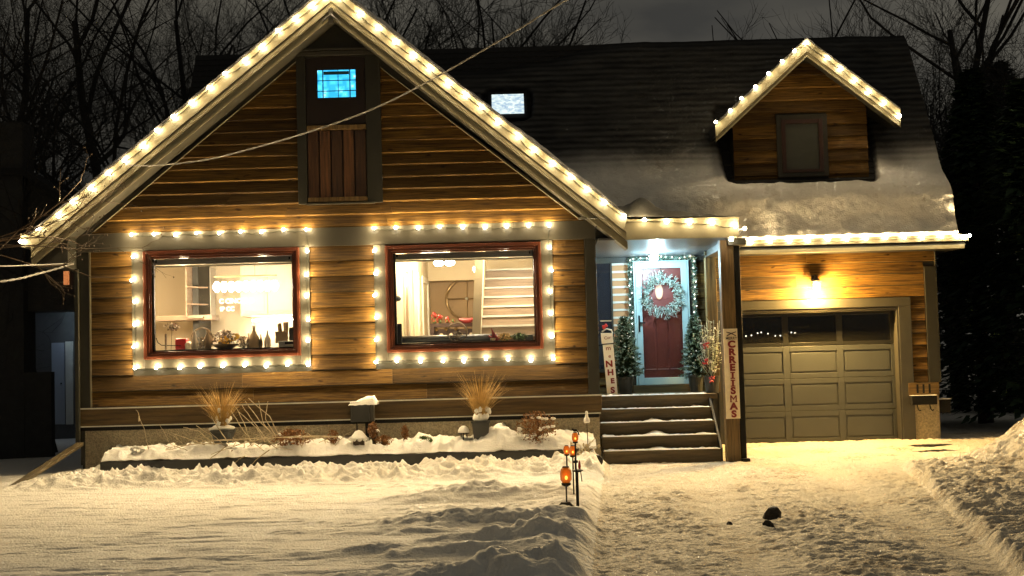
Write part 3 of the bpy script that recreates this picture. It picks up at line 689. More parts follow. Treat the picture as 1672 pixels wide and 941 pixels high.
# shingle courses standing slightly proud
nrow = 34
for i in range(nrow):
    y0 = YE+(YR-YE)*i/nrow; y1 = YE+(YR-YE)*(i+1)/nrow
    m.prismx([(y0-.012, roofz(y0)+.016), (y1-.0, roofz(y1)+.004), (y1, roofz(y1)-.01), (y0, roofz(y0)-.01)], xrl, xrk)
mroof = build(m, 'main_roof', 'shingle', house)
m = MB(); m.prismx([(YW+.15, .0), (27.8, .0), (27.8, ze-.13), (YR, zr-.3), (YW+.15, roofz(YW)-.3)], wx1-.11, wx1-.01); m.prismx([(YW+.15, .0), (27.8, .0), (27.8, ze-.13), (YR, zr-.3), (YW+.15, roofz(YW)-.3)], xrl+.3, xrl+.4); m.box(xrl+.3, wx1, 27.8, 27.9, 0, ze); build(m, 'end_wall', 'trimdark', house)
# snow sheet on the main roof
dA, dB = RP(1200, 300), RP(1421, 300); skl = [RP(803, 165), RP(855, 192)]
nx, ny = 330, 205
xsn = np.linspace(xtr-2.9, xrk+.01, nx); us = np.linspace(0, 1, ny)
XX, UU = np.meshgrid(xsn, us, indexing='ij'); YY = YE-.0+(YR-YE)*UU
hn = .075+.06*(fbm(XX, YY*2, 1.1, 3, 2)-.5)+.035*(fbm(XX, YY*2, 7, 3, 4)-.5)
low = 1-sstep(.1, .32, UU)
pits = fbm(XX*1.0, UU*3.4, 3.4, 4, 9); hn = hn+.2*np.exp(-((UU-.17)/.085)**2)*(.92+.16*fbm(XX, XX*0, 1.2, 2, 55))*sstep(1.6, 3.4, XX); hn -= .012*sstep(.62, .74, pits)*low; hn += .014*(billow(XX, YY*2, 5, 3, 6)-.5)*low
lipz = np.exp(-(UU/.02)**2)
# bare strip below the ridge, round the dormer and round the skylight
bare = sstep(0, .12, UU-(.93-.14*sstep(2.6, -.5, XX)+.035*(fbm(XX, XX*0, 1.5, 3, 12)-.5)))
def around(x0, x1, y0, y1, g): 
    dx = np.maximum(np.maximum(x0-XX, XX-x1), 0); dy = np.maximum(np.maximum(y0-YY, YY-y1), 0)*1.6
    return 1-sstep(g*.45, g, np.sqrt(dx*dx+dy*dy)+.12*(fbm(XX, YY, 3, 3, 20)-.5))
bare = np.maximum(bare, around(dA.x+.02, dB.x-.02, dA.y+.04, dA.y+.8, .25))
bare = np.maximum(bare, around(skl[0].x, skl[1].x, skl[1].y, skl[0].y, .2))
hn = np.maximum(hn, .012)*(1-bare)-.03*bare
cosr = math.cos(math.atan(mr)); sinr = math.sin(math.atan(mr))
s = MB(); off = hn.ravel()
P = np.stack([XX.ravel()+.02*(fbm(XX, YY, 4, 2, 31).ravel()-.5)*(np.abs(XX.ravel()-xrk) < .1), YY.ravel()-sinr*off-.0, roofz(YY.ravel())+.02+cosr*off], 1)
s.v = P.tolist()
for i in range(nx-1):
    for j in range(ny-1): a = i*ny+j; s.f.append([a, a+ny, a+ny+1, a+1])
e0 = len(s.v)      # lip down to the gutter and right edge closing
s.v += [(xsn[i], YE+.02, ze-.01) for i in range(nx)]
for i in range(nx-1): s.f.append([i*ny, e0+i, e0+i+1, (i+1)*ny])
s.t = [.5]*len(s.f); s.m = [0]*len(s.f)
cover_shading = np.clip(1-sstep(.27, .45, UU+.08*(fbm(XX, YY, 1.5, 3, 77)-.5))*(1.0-.1*fbm(XX*.6, YY*9, 4, 3, 78)), 0, 1)*(1-bare)  # unlit upper slope painted near black, together with thin snow showing shingles
rows = np.sin(UU*34*2*np.pi); cover_shading = np.clip(cover_shading+.09*(rows-.2)*np.exp(-((cover_shading-.45)/.3)**2)+.012*rows*(cover_shading < .2), 0, 1)*(1-bare)
cover_shading = np.concatenate([cover_shading.ravel(), np.ones(nx)])
o_ = build(s, 'roof_snow', 'thin_shaded_snow', mroof, smooth=True); a_ = o_.data.attributes.new('cover_shading', 'FLOAT', 'POINT'); a_.data.foreach_set('value', cover_shading)
# skylight
c0, c1 = RP(803, 163), RP(856, 192)
m = MB(); m.prismx([(c1.y-.05, roofz(c1.y-.05)), (c0.y+.05, roofz(c0.y+.05)), (c0.y+.05-.1*sinr, roofz(c0.y+.05)+.1*cosr), (c1.y-.05-.1*sinr, roofz(c1.y-.05)+.1*cosr)], c0.x-.06, c1.x+.06); sk_ = build(m, 'skylight', 'black', house)
M['skypane'] = mat('lit_skylight_pane', (.3, .33, .35), .3, emit=(.62, .78, .85), estr=.2)
nt = M['skypane'].node_tree; no = nt.nodes.new('ShaderNodeTexNoise'); no.inputs['Scale'].default_value = 5; no.inputs['Distortion'].default_value = 1.5; cr = nt.nodes.new('ShaderNodeValToRGB'); cr.color_ramp.elements[0].position = .35; cr.color_ramp.elements[1].position = .62
cr.color_ramp.elements[0].color = (.35, .5, .66, 1); cr.color_ramp.elements[1].color = (.85, .98, .92, 1); nt.links.new(no.outputs['Fac'], cr.inputs[0]); nt.links.new(cr.outputs[0], nt.nodes['Principled BSDF'].inputs['Emission Color'])
m = MB(); o1 = .104; m.prismx([(c1.y-o1*sinr, roofz(c1.y)+o1*cosr), (c0.y-o1*sinr, roofz(c0.y)+o1*cosr), (c0.y-.13*sinr, roofz(c0.y)+.13*cosr), (c1.y-.13*sinr, roofz(c1.y)+.13*cosr)], c0.x, c1.x); build(m, 'pane', 'skypane', sk_)
# ---- dormer
DYw = dA.y+.0; DYf = DYw-.3
dx0, dx1 = dA.x, dB.x; dzb = roofz(DYw)-.1
q = W(1317, 63, DYf); qa = W(1168, 203, DYf); qb = W(1470, 178, DYf)
dma, dmb = (q.z-qa.z)/(q.x-qa.x), (q.z-qb.z)/(q.x-qb.x)
def dz(x): return q.z+dma*(x-q.x) if x < q.x else q.z+dmb*(x-q.x)
m = MB(); m.prism([(dx0, dzb), (dx1, dzb), (dx1, dz(dx1)-.2), (q.x, q.z-.2), (dx0, dz(dx0)-.2)], DYw+.04, DYw+1.6); dorm = build(m, 'dormer', 'trimdark', house)
sd = MB(); dw = rect(1283, 202, 1337, 277, DYw)
def dsp(b, t):
    tt = min(t, q.z-.3)
    L0 = max(dx0, q.x+(b+.2-q.z)/dma); R0 = min(dx1, q.x+(b+.2-q.z)/dmb); L1 = max(dx0, q.x+(tt+.2-q.z)/dma); R1 = min(dx1, q.x+(tt+.2-q.z)/dmb)
    f0, f1, f2, f3 = dw[0]-.15, dw[1]+.15, dw[2]-.12, dw[3]+.15
    if b < f3 and t > f2: return [(L0, L1, f0, f0), (f1, f1, R0, R1)]
    return [(L0, L1, R0, R1)]
lap(sd, DYw+.04, dzb, q.z-.35, .213, dsp); build(sd, 'dormer_siding', 'siding', dorm)
def drip(mb, o1, o2, y0, y1, xa_=None, xb_=None):
    x0 = qa.x if xa_ is None else xa_; x1 = qb.x if xb_ is None else xb_
    mb.prism([(x0, dz(x0)-o2), (q.x, q.z-o2), (q.x, q.z-o1), (x0, dz(x0)-o1)], y0, y1)
    mb.prism([(q.x, q.z-o2), (x1, dz(x1)-o2), (x1, dz(x1)-o1), (q.x, q.z-o1)], y0, y1)
m = MB(); drip(m, .01, .22, DYf, DYf+.03); drip(m, .226, .25, DYf+.012, DYf+.04); drip(m, .256, .3, DYf+.02, DYf+.045); build(m, 'dormer_fascia', 'fascia', dorm, bevel=.003)
m = MB(); drip(m, .24, .26, DYf+.046, DYw+.03); build(m, 'dormer_soffit', 'trim', dorm)
m = MB(); drip(m, -.015, .009, DYf-.015, DYw+1.8); drip(m, .01, .2, DYf+.046, DYw+1.8); build(m, 'dormer_roof', 'shingle', dorm)
m = MB(); f0, f1, f2, f3 = dw[0]-.15, dw[1]+.15, dw[2]-.12, dw[3]+.15
wallholes(m, f0, f1, f2, f3, DYw-.02, DYw+.035, [(dw[0]-.07, dw[1]+.07, dw[2]-.05, dw[3]+.07)]); dwin = build(m, 'dormer_window', 'trimdark', dorm, bevel=.004)
m = MB(); wallholes(m, dw[0]-.069, dw[1]+.069, dw[2]-.049, dw[3]+.069, DYw-.03, DYw+.035, [dw]); m.v and build(m, 'window_frame', mat('dark_brown_frame', (.03, .01, .006), .5), dorm, bevel=.005)
m = MB(); m.box(dw[0], dw[1], DYw+.0, DYw+.03, dw[2], dw[3]); build(m, 'drawn_blind', mat('grey_green_blind', (.05, .053, .043), .35), dorm)
# ================================================================== STRING LIGHTS
EXPO = 2.5
WARM = (1, .72, .35)
PB = 1.9
def bulbmesh():
    m = MB(); m.cm = 1; m.lathe((0, 0, -.012), [(.009, 0), (.011, .012)], 6); m.cm = 0
    m.lathe((0, 0, 0), [(.006, 0), (.02, .008), (.023, .02), (.015, .036), (.003, .05)], 8)
    me = bpy.data.meshes.new('bulb'); me.from_pydata(m.v, [], m.f); me.materials.append(M['bulb']); me.materials.append(M['socket']); me.polygons.foreach_set('material_index', m.m); me.polygons.foreach_set('use_smooth', [True]*len(me.polygons)); return me
BULB = bulbmesh()
def spot(loc, power, col, aim, parent):
    l = bpy.data.lights.new('bulb_beam', 'SPOT'); l.energy = power; l.color = col; l.shadow_soft_size = .03; l.spot_size = math.radians(172); l.spot_blend = 1
    o = bpy.data.objects.new('bulb_beam', l); finish(o, parent, Vector(loc)); o.rotation_euler = Vector(aim).to_track_quat('-Z', 'Y').to_euler(); return o
def string(label, pts, power=PB, beam=0, upbeam=0, sag=.012, col=WARM, tilt=0, off=.035, wirepts=None, scale=1):
    c = sum(pts, Vector())/len(pts)
    t = thing('string_light', label, 'string lights', c, 'strings of warm bulbs on the house')
    wp = []
    for i, p in enumerate(pts):
        wp.append(p+Vector((0, .012, .0)))
        if i < len(pts)-1: q = pts[i+1]; wp.append((p+q)/2+Vector((rng.uniform(-.02, .02), .014, -sag*rng.uniform(-.5, 3))))
    m = MB(); m.tube(wp, .0055, 4); build(m, 'wire', 'wire', t)
    for i, p in enumerate(pts):
        b = bpy.data.objects.new('bulb', BULB); finish(b, t, p.copy()); b.scale = (scale*rng.uniform(.9, 1.15),)*2+(scale*.8,)
        b.rotation_euler = (rng.uniform(.7, 1.5)+tilt, rng.uniform(-.5, .5), 0)
        lamp('bulb_light', p+Vector((0, -off, .03)), power*rng.uniform(.85, 1.15), col, .034, t)
        if upbeam: spot(p+Vector((0, -.01, .05)), upbeam, col, (0, .12, 1), t)
        if beam: spot(p+Vector((0, -off-.03, .0)), beam, col, (0, -1, -.25), t)
    return t
def interp(a, b, n, Y, jit=2.0):
    return [W(a[0]+(b[0]-a[0])*i/(n-1)+rng.uniform(-jit, jit), a[1]+(b[1]-a[1])*i/(n-1)+rng.uniform(-jit, jit)*.8, Y) for i in range(n)]
ys = YF-.03
left = [(35, 393), (62, 373), (94, 350), (119, 327), (148, 306), (176, 283), (204, 260), (232, 237), (257, 211), (285, 189), (312, 165), (342, 142), (368, 119), (399, 99), (427, 77), (455, 50), (482, 30), (510, 9), (530, -8), (556, -6)]
right = [(588, 22), (617, 45), (646, 68), (674, 90), (703, 111), (731, 134), (759, 153), (785, 174), (812, 197), (845, 221), (872, 244), (903, 266), (931, 288), (960, 308), (988, 329), (1017, 351)]
string('long string of warm bulbs along both slopes of the front gable', [W(x+rng.uniform(-2, 2), y+3+rng.uniform(-1, 1), ys) for x, y in left+right], power=PB*.72, beam=11.5, off=.035, scale=1.25)
y2 = YG-.085
def around_window(label, tl, tr, bl_, br, nt_, ns):
    p = interp(tl, tr, nt_, y2)+interp(tr, br, ns, y2)[1:]+interp(br, bl_, nt_, y2)[1:]+interp(bl_, tl, ns, y2)[1:-1]
    p.append(p[0]+Vector((0.02, 0, -.02)))
    return string(label, p[:-1])
around_window('string of warm bulbs around the kitchen window casing', (215, 385), (500, 376), (221, 603), (504, 595), 9, 7)
around_window('string of warm bulbs around the hall window casing', (611, 374), (898, 370), (614, 592), (902, 587), 9, 7)
string('short string of warm bulbs on the porch fascia', [W(x, y, YF-.045) for x, y in ((1052, 360), (1089, 363), (1126, 365), (1163, 366), (1200, 371))]+[W(1216, 374, YF+.3), W(1194, 393, YF+.1)], power=PB*.75, beam=11, off=.035, scale=1.2)
string('string of warm bulbs along the garage gutter', [W(1227+31*i+rng.uniform(-2, 2), 397-.92*i+rng.uniform(-.8, .8), YE-.04) for i in range(11)]+[W(1564, 386, YE-.04), W(1576, 387, YE-.04), W(1583, 386, YE-.03)], power=PB*.8, upbeam=14, beam=10, off=.035, scale=1.15)
dorL = [(1169, 198), (1192, 178), (1210, 159), (1233, 140), (1255, 118), (1277, 98), (1298, 81), (1317, 68)]; dorR = [(1351, 93), (1373, 110), (1396, 129), (1419, 148), (1444, 167), (1468, 187)]
string('string of warm bulbs outlining the small dormer gable', [W(x, y+3, DYf-.03) for x, y in dorL+dorR], power=PB*.35, beam=2.5, off=.05, scale=1.2)
# dim string added behind the glass strip, standing in for reflected lights
gs = thing('string_light', 'dim white string added behind the top glass of the garage door in place of reflected lights', 'string lights', W(1250, 546, 23), None)
pts = [W(1208+x, 546+math.sin(x*.13)*3+(x*.0), 22.9) for x in (0, 10, 19, 29, 35, 46, 58, 66, 72, 84, 90)]
m = MB(); m.tube(pts, .003, 3); build(m, 'wire', 'wire', gs)
M['dimbulb'] = mat('dim_bulb', (1, 1, 1), emit=(1, .95, .8), estr=14)
for p in pts: m = MB(); m.lathe(p, [(.004, -.012), (.013, 0), (.004, .012)], 6); build(m, 'bulb', 'dimbulb', gs)
# garage wall lantern
gp_ = W(1333, 466, YW-.16)
gl = thing('wall_lantern', 'glowing glass lantern on the wall above the garage door', 'lamp', gp_)
m = MB(); m.lathe((gp_.x, YW-.16, gp_.z-.1), [(.025, 0), (.05, .04), (.05, .12), (.035, .14)], 12); build(m, 'shade', 'lampglass', gl, smooth=True)
m = MB(); m.lathe((gp_.x, YW-.16, gp_.z+.062), [(.1, 0), (.05, .04), (.015, .075)], 12); m.tube([(gp_.x, YW-.16, gp_.z+.13), (gp_.x, YW-.1, gp_.z+.17), (gp_.x, YW-.035, gp_.z+.12)], .01, 6); m.box(gp_.x-.05, gp_.x+.05, YW-.045, YW-.03, gp_.z+.02, gp_.z+.17)
for k in range(4):
    a = math.pi/4+k*math.pi/2; m.tube([(gp_.x+.09*math.cos(a), YW-.16+.09*math.sin(a), gp_.z+.06), (gp_.x+.045*math.cos(a), YW-.16+.045*math.sin(a), gp_.z-.11)], .004, 4)
build(m, 'lantern_frame', 'black', gl)
lamp('lantern_light', (gp_.x, YW-.16, gp_.z-.13), 100, (1, .6, .17), .05, gl)
lamp('lantern_light', (gp_.x, YW-.27, gp_.z-.03), 90, (1, .6, .17), .05, gl)
lamp('porch_light', PL, 25, (.55, .86, 1), .04, pl)
# ================================================================== GROUND
def edgeX(y):        # lawn / driveway border
    a, b = G(985, 765), G(962, 941)
    return a.x+(b.x-a.x)*(y-a.y)/(b.y-a.y)
bedx0, bedx1 = X(165, 765, 19.25), X(905, 742, 19.25)
mounds = []
def mound(px, py, wx, wy, h, z=0.1): g = G(px, py, z); mounds.append((g.x, g.y, wx, wy, h))
mound(790, 812, .85, .42, .17); mound(860, 800, .5, .3, .07)
mound(770, 856, .8, .34, .15); mound(660, 868, .7, .18, .05)
mound(920, 850, .5, .25, .035); mound(840, 884, .75, .28, .15); mound(915, 900, .5, .25, .035)
mound(620, 898, .6, .14, .07); mound(760, 900, .6, .16, .09)
mound(770, 950, .62, .3, .17); mound(900, 938, .45, .22, .11); mound(690, 925, .5, .16, .06); mound(600, 945, .7, .16, .06)
def height(x, y):
    ex = edgeX(y)
    lawn = 1-sstep(-.12, .1, x-ex)                         # 1 on the lawn
    d = 0.0+.09*sstep(20.3, 22.3, y)
    tkw = np.exp(-((x-(ex+1.35+.12*np.sin(y*.35)))/.26)**2)+np.exp(-((x-(ex+2.95+.12*np.sin(y*.35)))/.26)**2); d0_ = d; d = d+.03*(fbm(x, y, 4, 4, 1)-.5)+.02*(fbm(x, y*1.3, 10, 3, 2)-.5)+.036*(fbm(x*.8, y*1.2, 19, 2, 3)-.5)-.03*np.maximum(0, fbm(x, y, 9, 3, 33)-.6)+.02*np.maximum(0, fbm(x, y, 22, 2, 3)-.6)
    rough = sstep(.45, .7, fbm(x, y, .8, 3, 40))*sstep(19, 15, y)
    d = d+rough*.06*(billow(x, y*1.6, 4.2, 3, 41)-.55)
    d = d0_+(d-d0_)*(1-.65*np.clip(tkw, 0, 1))
    h = .07+.03*(fbm(x, y, .7, 3, 5)-.5)+.022*(fbm(x*.7, y*3, 2.2, 4, 6)-.5)+.02*(fbm(x*.5, y*4, 6, 3, 8)-.5)
    h = h-.014*sstep(.6, .72, fbm(x*.7, y*3.6, 2.6, 4, 7))*sstep(17.3, 16.6, y)
    lump = billow(x, y, 2.6, 4, 10)*.45+billow(x, y*1.3, 5.5, 3, 14)*.4+billow(x, y*1.5, 11, 2, 15)*.15
    fineL = billow(x, y, 5.5, 3, 18)
    for (mx, my, wx, wy, hh) in mounds:
        sk = (y-my)/np.where(y < my, wy*.55, wy*1.25)       # steep towards the street
        g = np.exp(-(((x-mx)/wx)**2+sk**2)); h = h+hh*g*(.1+1.35*lump)*1.05
    # shovelled bank along the driveway
    bw = np.exp(-((x-(ex-.32))/.27)**2)*sstep(19.4, 18.3, y)
    h = h+bw*(.042+.03*fbm(x, y, 1.3, 2, 50))*(.05+1.6*lump)
    # clods thrown in front of the flower bed
    xi = np.clip((y-(17.15+.0*x+.5*(fbm(x, y, .9, 2, 21)-.5)))/.5, 0, 1)
    band = xi*sstep(-7.0, -5.9, x)
    h = h+band*(.01+.2*np.maximum(0, billow(x, y, 4.1, 3, 23)-.25)**1.1*(.2+1.3*fineL)+.03*(billow(x, y, 12, 2, 24)-.5))
    tr = sstep(.62, .75, fbm(x, y, 2.5, 3, 60))*sstep(-4.0, -1.0, x)
    h = h+tr*.03*fineL
    d = d*(1-lawn)+lawn*h
    # right hand side: broken crust beside the wheel track, then the big bank
    p, q = G(1500, 792), G(1655, 941); lx = p.x+(q.x-p.x)*(y-p.y)/(q.y-p.y)
    cr_ = sstep(0, .12, x-lx)*sstep(8.2, 9, y)*(1-sstep(17.8, 18.8, y))
    d = d+cr_*(.035+.11*billow(x, y*1.5, 2.7, 3, 70)*(.35+.9*billow(x, y*1.5, 6, 2, 73)))
    g = np.exp(-(np.maximum(0, 7.15-x)/.72)**2-(np.maximum(0, np.abs(y-17.3)-.5)/(1.35))**2)
    d = d+g*(.66+.12*(fbm(x, y, 1.5, 3, 80)-.5))+np.minimum(1, g*4)*.07*(billow(x, y, 3.6, 3, 82)-.3)
    tk = np.exp(-((x-(ex+1.35+.12*np.sin(y*.35)))/.2)**2)+np.exp(-((x-(ex+2.95+.12*np.sin(y*.35)))/.2)**2); d = d-np.where(d < .12, .03*tk*sstep(20, 18, y)*(.6+.8*fbm(x, y*.5, 3, 3, 95)), 0)+.012*np.where(x > ex, np.sin(y*38+4*fbm(x, y, 2, 2, 96))*tk*.35*sstep(19, 17, y), 0)
    # snow beyond the houses
    left = sstep(-5.8, -7, x); d = d+left*.05*(fbm(x, y, 1.2, 3, 90)-.3)
    inside = (x > xl-.05) & (x < xr+.02) & (y > YG+.02)
    d = np.where(inside & (y < 28), -.06, d)
    return d
def gridaxis(lo, hi, step, far, n):
    a = np.arange(lo, hi, step); g = np.geomspace(step*1.4, far, n)
    return np.concatenate([(lo-np.cumsum(g))[::-1], a, hi+np.cumsum(g)])
ax = gridaxis(-7.4, 8.2, .0205, 60, 36)
ay = np.concatenate([np.array([-250, -120, -50, -20, -5, 2, 6, 7.5, 8.3]), np.arange(8.8, 14, .019), np.arange(14, 20.4, .027), np.arange(20.4, 24, .08), 24+np.cumsum(np.geomspace(.12, 80, 34))])
XG, YGd = np.meshgrid(ax, ay, indexing='ij'); ZG = height(XG, YGd)
cx = (XG[:-1, :-1]+XG[1:, 1:])/2; cy = (YGd[:-1, :-1]+YGd[1:, 1:])/2
isd = (cx > edgeX(cy)+.02) & (cx < 12) & (cy > 0) & (cy < 24)
idx = np.arange(XG.size).reshape(XG.shape)
def sub(mask, name, m):
    a = idx[:-1, :-1][mask]; b = idx[1:, :-1][mask]; c = idx[1:, 1:][mask]; d = idx[:-1, 1:][mask]
    F = np.stack([a, b, c, d], 1); u, inv = np.unique(F, return_inverse=True); inv = inv.reshape(F.shape)
    P = np.stack([XG.ravel()[u], YGd.ravel()[u], ZG.ravel()[u]], 1)
    me = bpy.data.meshes.new(name); me.vertices.add(len(P)); me.vertices.foreach_set('co', P.ravel()); me.loops.add(F.size); me.loops.foreach_set('vertex_index', inv.ravel().astype(np.int32))
    me.polygons.add(len(F)); me.polygons.foreach_set('loop_start', (np.arange(len(F))*4).astype(np.int32)); me.update(calc_edges=True); me.polygons.foreach_set('use_smooth', [True]*len(F)); me.materials.append(M[m])
    o = bpy.data.objects.new(name, me); COL.objects.link(o); return struct(o)
sub(~isd, 'snow_ground', 'lawnsnow'); sub(isd, 'driveway', 'packed')
def gh(x, y): return float(height(np.array([float(x)]), np.array([float(y)]))[0])
# loose rocks of ice on the driveway
def clod(px, py, s, label, m='rock', seed=0, name='rock', cat='rock', grp=None):
    g = G(px, py); mb = MB(); mb.blob((g.x, g.y, gh(g.x, g.y)+s*.15), s, s*.8, s*1.0, seed, .5, 9, 1.0); o = tag(build(mb, name, m), label, cat, grp)
    if s > .08: k = MB(); k.blob((g.x+.01, g.y+.02, gh(g.x, g.y)+s*1.02), s*.5, s*.4, s*.16, seed+1, .6, 10, 2); build(k, 'snow_dusting', 'snow', o)
clod(1261, 848, .085, 'dark angular stone standing on the packed snow of the driveway', seed=4)
clod(1255, 860, .05, 'small dark round stone just in front of the angular one', seed=6)
clod(1190, 852, .03, 'small dark stone left of the angular one beside a bare patch', seed=9)
clod(925, 862, .07, 'dark stone at the foot of the lantern stakes', seed=12)
clod(977, 770, .07, 'dark flat stone at the foundation corner beside the steps', seed=14)
mb = MB(); g = G(1520, 738); mb.blob((g.x, g.y, .1), .32, .09, .02, 2, .5, 14, 3); tag(build(mb, 'drain_cover', 'rock'), 'flat dark strip of bare drain at the right edge of the driveway', 'drain')

# ================================================================== FLOWER BED
bed = thing('raised_bed', 'long low flower bed with dark board edging under the front windows', 'flower bed', ((bedx0+bedx1)/2, 19.6, 0))
ztl = Z(400, 751, 19.22)+.02
m = MB(); m.box(bedx0, bedx1, 19.2, 19.25, .0, ztl); build(m, 'front_board', 'pot', bed, bevel=.004)
m = MB(); m.box(bedx0, bedx0+.05, 19.252, 19.97, .0, ztl-.003); build(m, 'end_board', 'pot', bed)
s = MB(); nx, ny = 420, 34; xs = np.linspace(bedx0+.01, bedx1+.6, nx); ysb = np.linspace(19.205, 19.99, ny); A, B = np.meshgrid(xs, ysb, indexing='ij'); V = (B-19.205)/.785
hb = ztl-.02+(.03+.15*billow(A, B, 2.2, 4, 100)*(.3+1.0*billow(A, B, 6, 3, 104)))*np.minimum(1, .25+V*3.2)+.05*V
for (px, wd, hh) in ((330, .25, .05), (560, .2, .06), (690, .2, .07), (815, .28, .16), (930, .3, .08), (500, .3, .04)):
    hb += hh*np.exp(-((A-X(px, 730, 19.5))/wd)**2)*np.minimum(1, V*2.5)
s.v = np.stack([A.ravel(), B.ravel(), hb.ravel()], 1).tolist()
for i in range(nx-1):
    for j in range(ny-1): a = i*ny+j; s.f.append([a, a+ny, a+ny+1, a+1])
for i in range(nx-1): s.f.append([i*ny, i*ny, i*ny, i*ny][:0] or [i*ny, (i+1)*ny, (i+1)*ny+1, i*ny+1])
s.t = [.5]*len(s.f); s.m = [0]*len(s.f)
build(s, 'snow', 'snow', bed, smooth=True)
def bedz(x, y): 
    i = int(np.clip((x-xs[0])/(xs[-1]-xs[0])*(nx-1), 0, nx-1)); j = int(np.clip((y-19.205)/.785*(ny-1), 0, ny-1)); return float(hb[i, j])
# ---- ornamental grasses
def blades(mb, c, n, h, spread, w=.006, seed=0, droop=.5):
    r = random.Random(seed)
    for i in range(n):
        a = r.uniform(0, 2*math.pi); rad = r.uniform(0, .05); hh = h*r.uniform(.45, 1.05); sp = spread*r.uniform(.1, 1)**.8*(1.2 if hh > h*.6 else 1)
        p = Vector((c[0]+rad*math.cos(a), c[1]+rad*math.sin(a)*.6, c[2])); pts = []
        dr = droop*r.uniform(.2, 1.2)
        for k in range(6):
            t = k/5; pts.append(p+Vector((math.cos(a)*sp*t**1.3, math.sin(a)*sp*.6*t**1.3, hh*(t-dr*.55*t**3))))
        ww = w*r.uniform(.6, 1.3); side = Vector((-math.sin(a), math.cos(a), .1))
        for k in range(5):
            w0 = ww*(1-k/5.3); w1 = ww*(1-(k+1)/5.3)
            mb.ct = r.random(); mb.quad(pts[k]-side*w0, pts[k]+side*w0, pts[k+1]+side*w1, pts[k+1]-side*w1)
def potgrass(name, label, px, pytop, pybot, ptop, square, snowamt, seed, hgrass):
    base = W(px, pybot, 19.62); t = thing(name, label, 'potted grass', base); h = Z(px, pytop, 19.62)-base.z
    m = MB()
    if square:
        r0, r1 = .095, .125
        n = len(m.v); m.v += [(base.x+sx*r, base.y+sy*r, z) for z, r in ((base.z-.06, r0), (base.z+h, r1)) for sx, sy in ((-1, -1), (1, -1), (1, 1), (-1, 1))]
        for q_ in ((3, 2, 1, 0), (4, 5, 6, 7), (0, 1, 5, 4), (1, 2, 6, 5), (2, 3, 7, 6), (3, 0, 4, 7)): m.face([n+i for i in q_])
        m.box(base.x-.14, base.x+.14, base.y-.14, base.y+.14, base.z+h, base.z+h+.02)
    else: m.lathe((base.x, base.y, base.z-.06), [(.13, 0), (.17, h), (.185, h+.01), (.185, h+.05), (.16, h+.05)], 20)
    build(m, 'pot', 'pot', t, bevel=.004)
    z1 = base.z+h+(.02 if square else -.02)
    m = MB()
    if square: m.blob((base.x, base.y, z1+.06), .12, .12, .085, seed, .15, 14); 
    else: m.blob((base.x, base.y, z1+.03), .18, .17, .045, seed, .4, 14)
    for k in range(11): a = rng.uniform(0, 6.28); m.blob((base.x+.03+.1*math.cos(a), base.y-.1+.03*math.sin(a), z1+.08+rng.uniform(0, snowamt)), .03, .025, .035, seed+k, .8, 8)
    build(m, 'snow', 'snow', t, smooth=True)
    m = MB(); blades(m, (base.x, base.y-.05, z1+.02), 420, hgrass*1.45, .42, .0055, seed, .45); build(m, 'grass_blades', 'grassdry', t)
potgrass('potted_grass', 'dry golden grass in a round dark pot behind the heap of bare stems', 364, 700, 716, 0, False, .22, 3, .5)
potgrass('potted_grass', 'dry golden grass in a tall tapered square planter under the hall window', 786, 690, 724, 0, True, .16, 7, .52)
# ---- heap of frosted stems
tw = thing('cut_stems', 'tangled heap of frost covered bare stems in the flower bed', 'bare stems', W(400, 730, 19.45))
def stem(mb, pts, r0=.007, r1=.003, n=5):
    pts = [Vector(p) for p in pts]; out = []
    for i in range(len(pts)-1):
        for k in range(4): out.append(pts[i].lerp(pts[i+1], k/4)+Vector((rng.uniform(-1, 1), rng.uniform(-1, 1), rng.uniform(-1, 1)))*.006)
    out.append(pts[-1]); mb.tube(out, [r0+(r1-r0)*i/(len(out)-1) for i in range(len(out))], n)
m = MB()
def pw(px, py, Y): return W(px, py, Y)
for a, b_, c in (((400, 655), (425, 690), (452, 715)), ((405, 650), (440, 680), (455, 712)), ((422, 655), (430, 690), (447, 714)), ((437, 655), (433, 685), (450, 712)), ((385, 665), (400, 695), (408, 720)), ((376, 670), (395, 700), (412, 722)), ((345, 680), (360, 705), (372, 722)), ((352, 678), (370, 700), (384, 722)), ((300, 698), (325, 705), (345, 722)), ((282, 708), (310, 718), (340, 728)), ((320, 695), (345, 712), (352, 735)), ((395, 662), (414, 690), (434, 716)), ((388, 672), (420, 700), (432, 722))):
    Yq = rng.uniform(19.35, 19.6); stem(m, [pw(*a, Yq), pw(*b_, Yq), pw(*c, Yq)], .005, .0085)
for a, b_ in (((272, 732), (420, 716)), ((330, 722), (550, 714)), ((420, 718), (552, 713)), ((345, 742), (440, 714)), ((320, 775), (372, 727)), ((345, 772), (380, 735)), ((380, 760), (400, 745)), ((410, 760), (440, 735)), ((424, 750), (435, 760)), ((270, 735), (360, 724))):
    Yq = rng.uniform(19.12, 19.4); mid = pw((a[0]+b_[0])/2, (a[1]+b_[1])/2-rng.uniform(1, 5), Yq-.0); stem(m, [pw(*a, Yq), mid, pw(*b_, Yq)], .005, .008)
for i in range(46):
    px = rng.uniform(275, 560); Yq = rng.uniform(19.3, 19.75); p0 = pw(px, rng.uniform(722, 738), Yq); d = Vector((rng.uniform(-.35, .35), rng.uniform(-.1, .1), rng.uniform(.05, .26)))
    stem(m, [p0, p0+d*.5+Vector((0, 0, rng.uniform(0, .04))), p0+d], .005, .0025, 4)
build(m, 'stems', 'twig', tw)
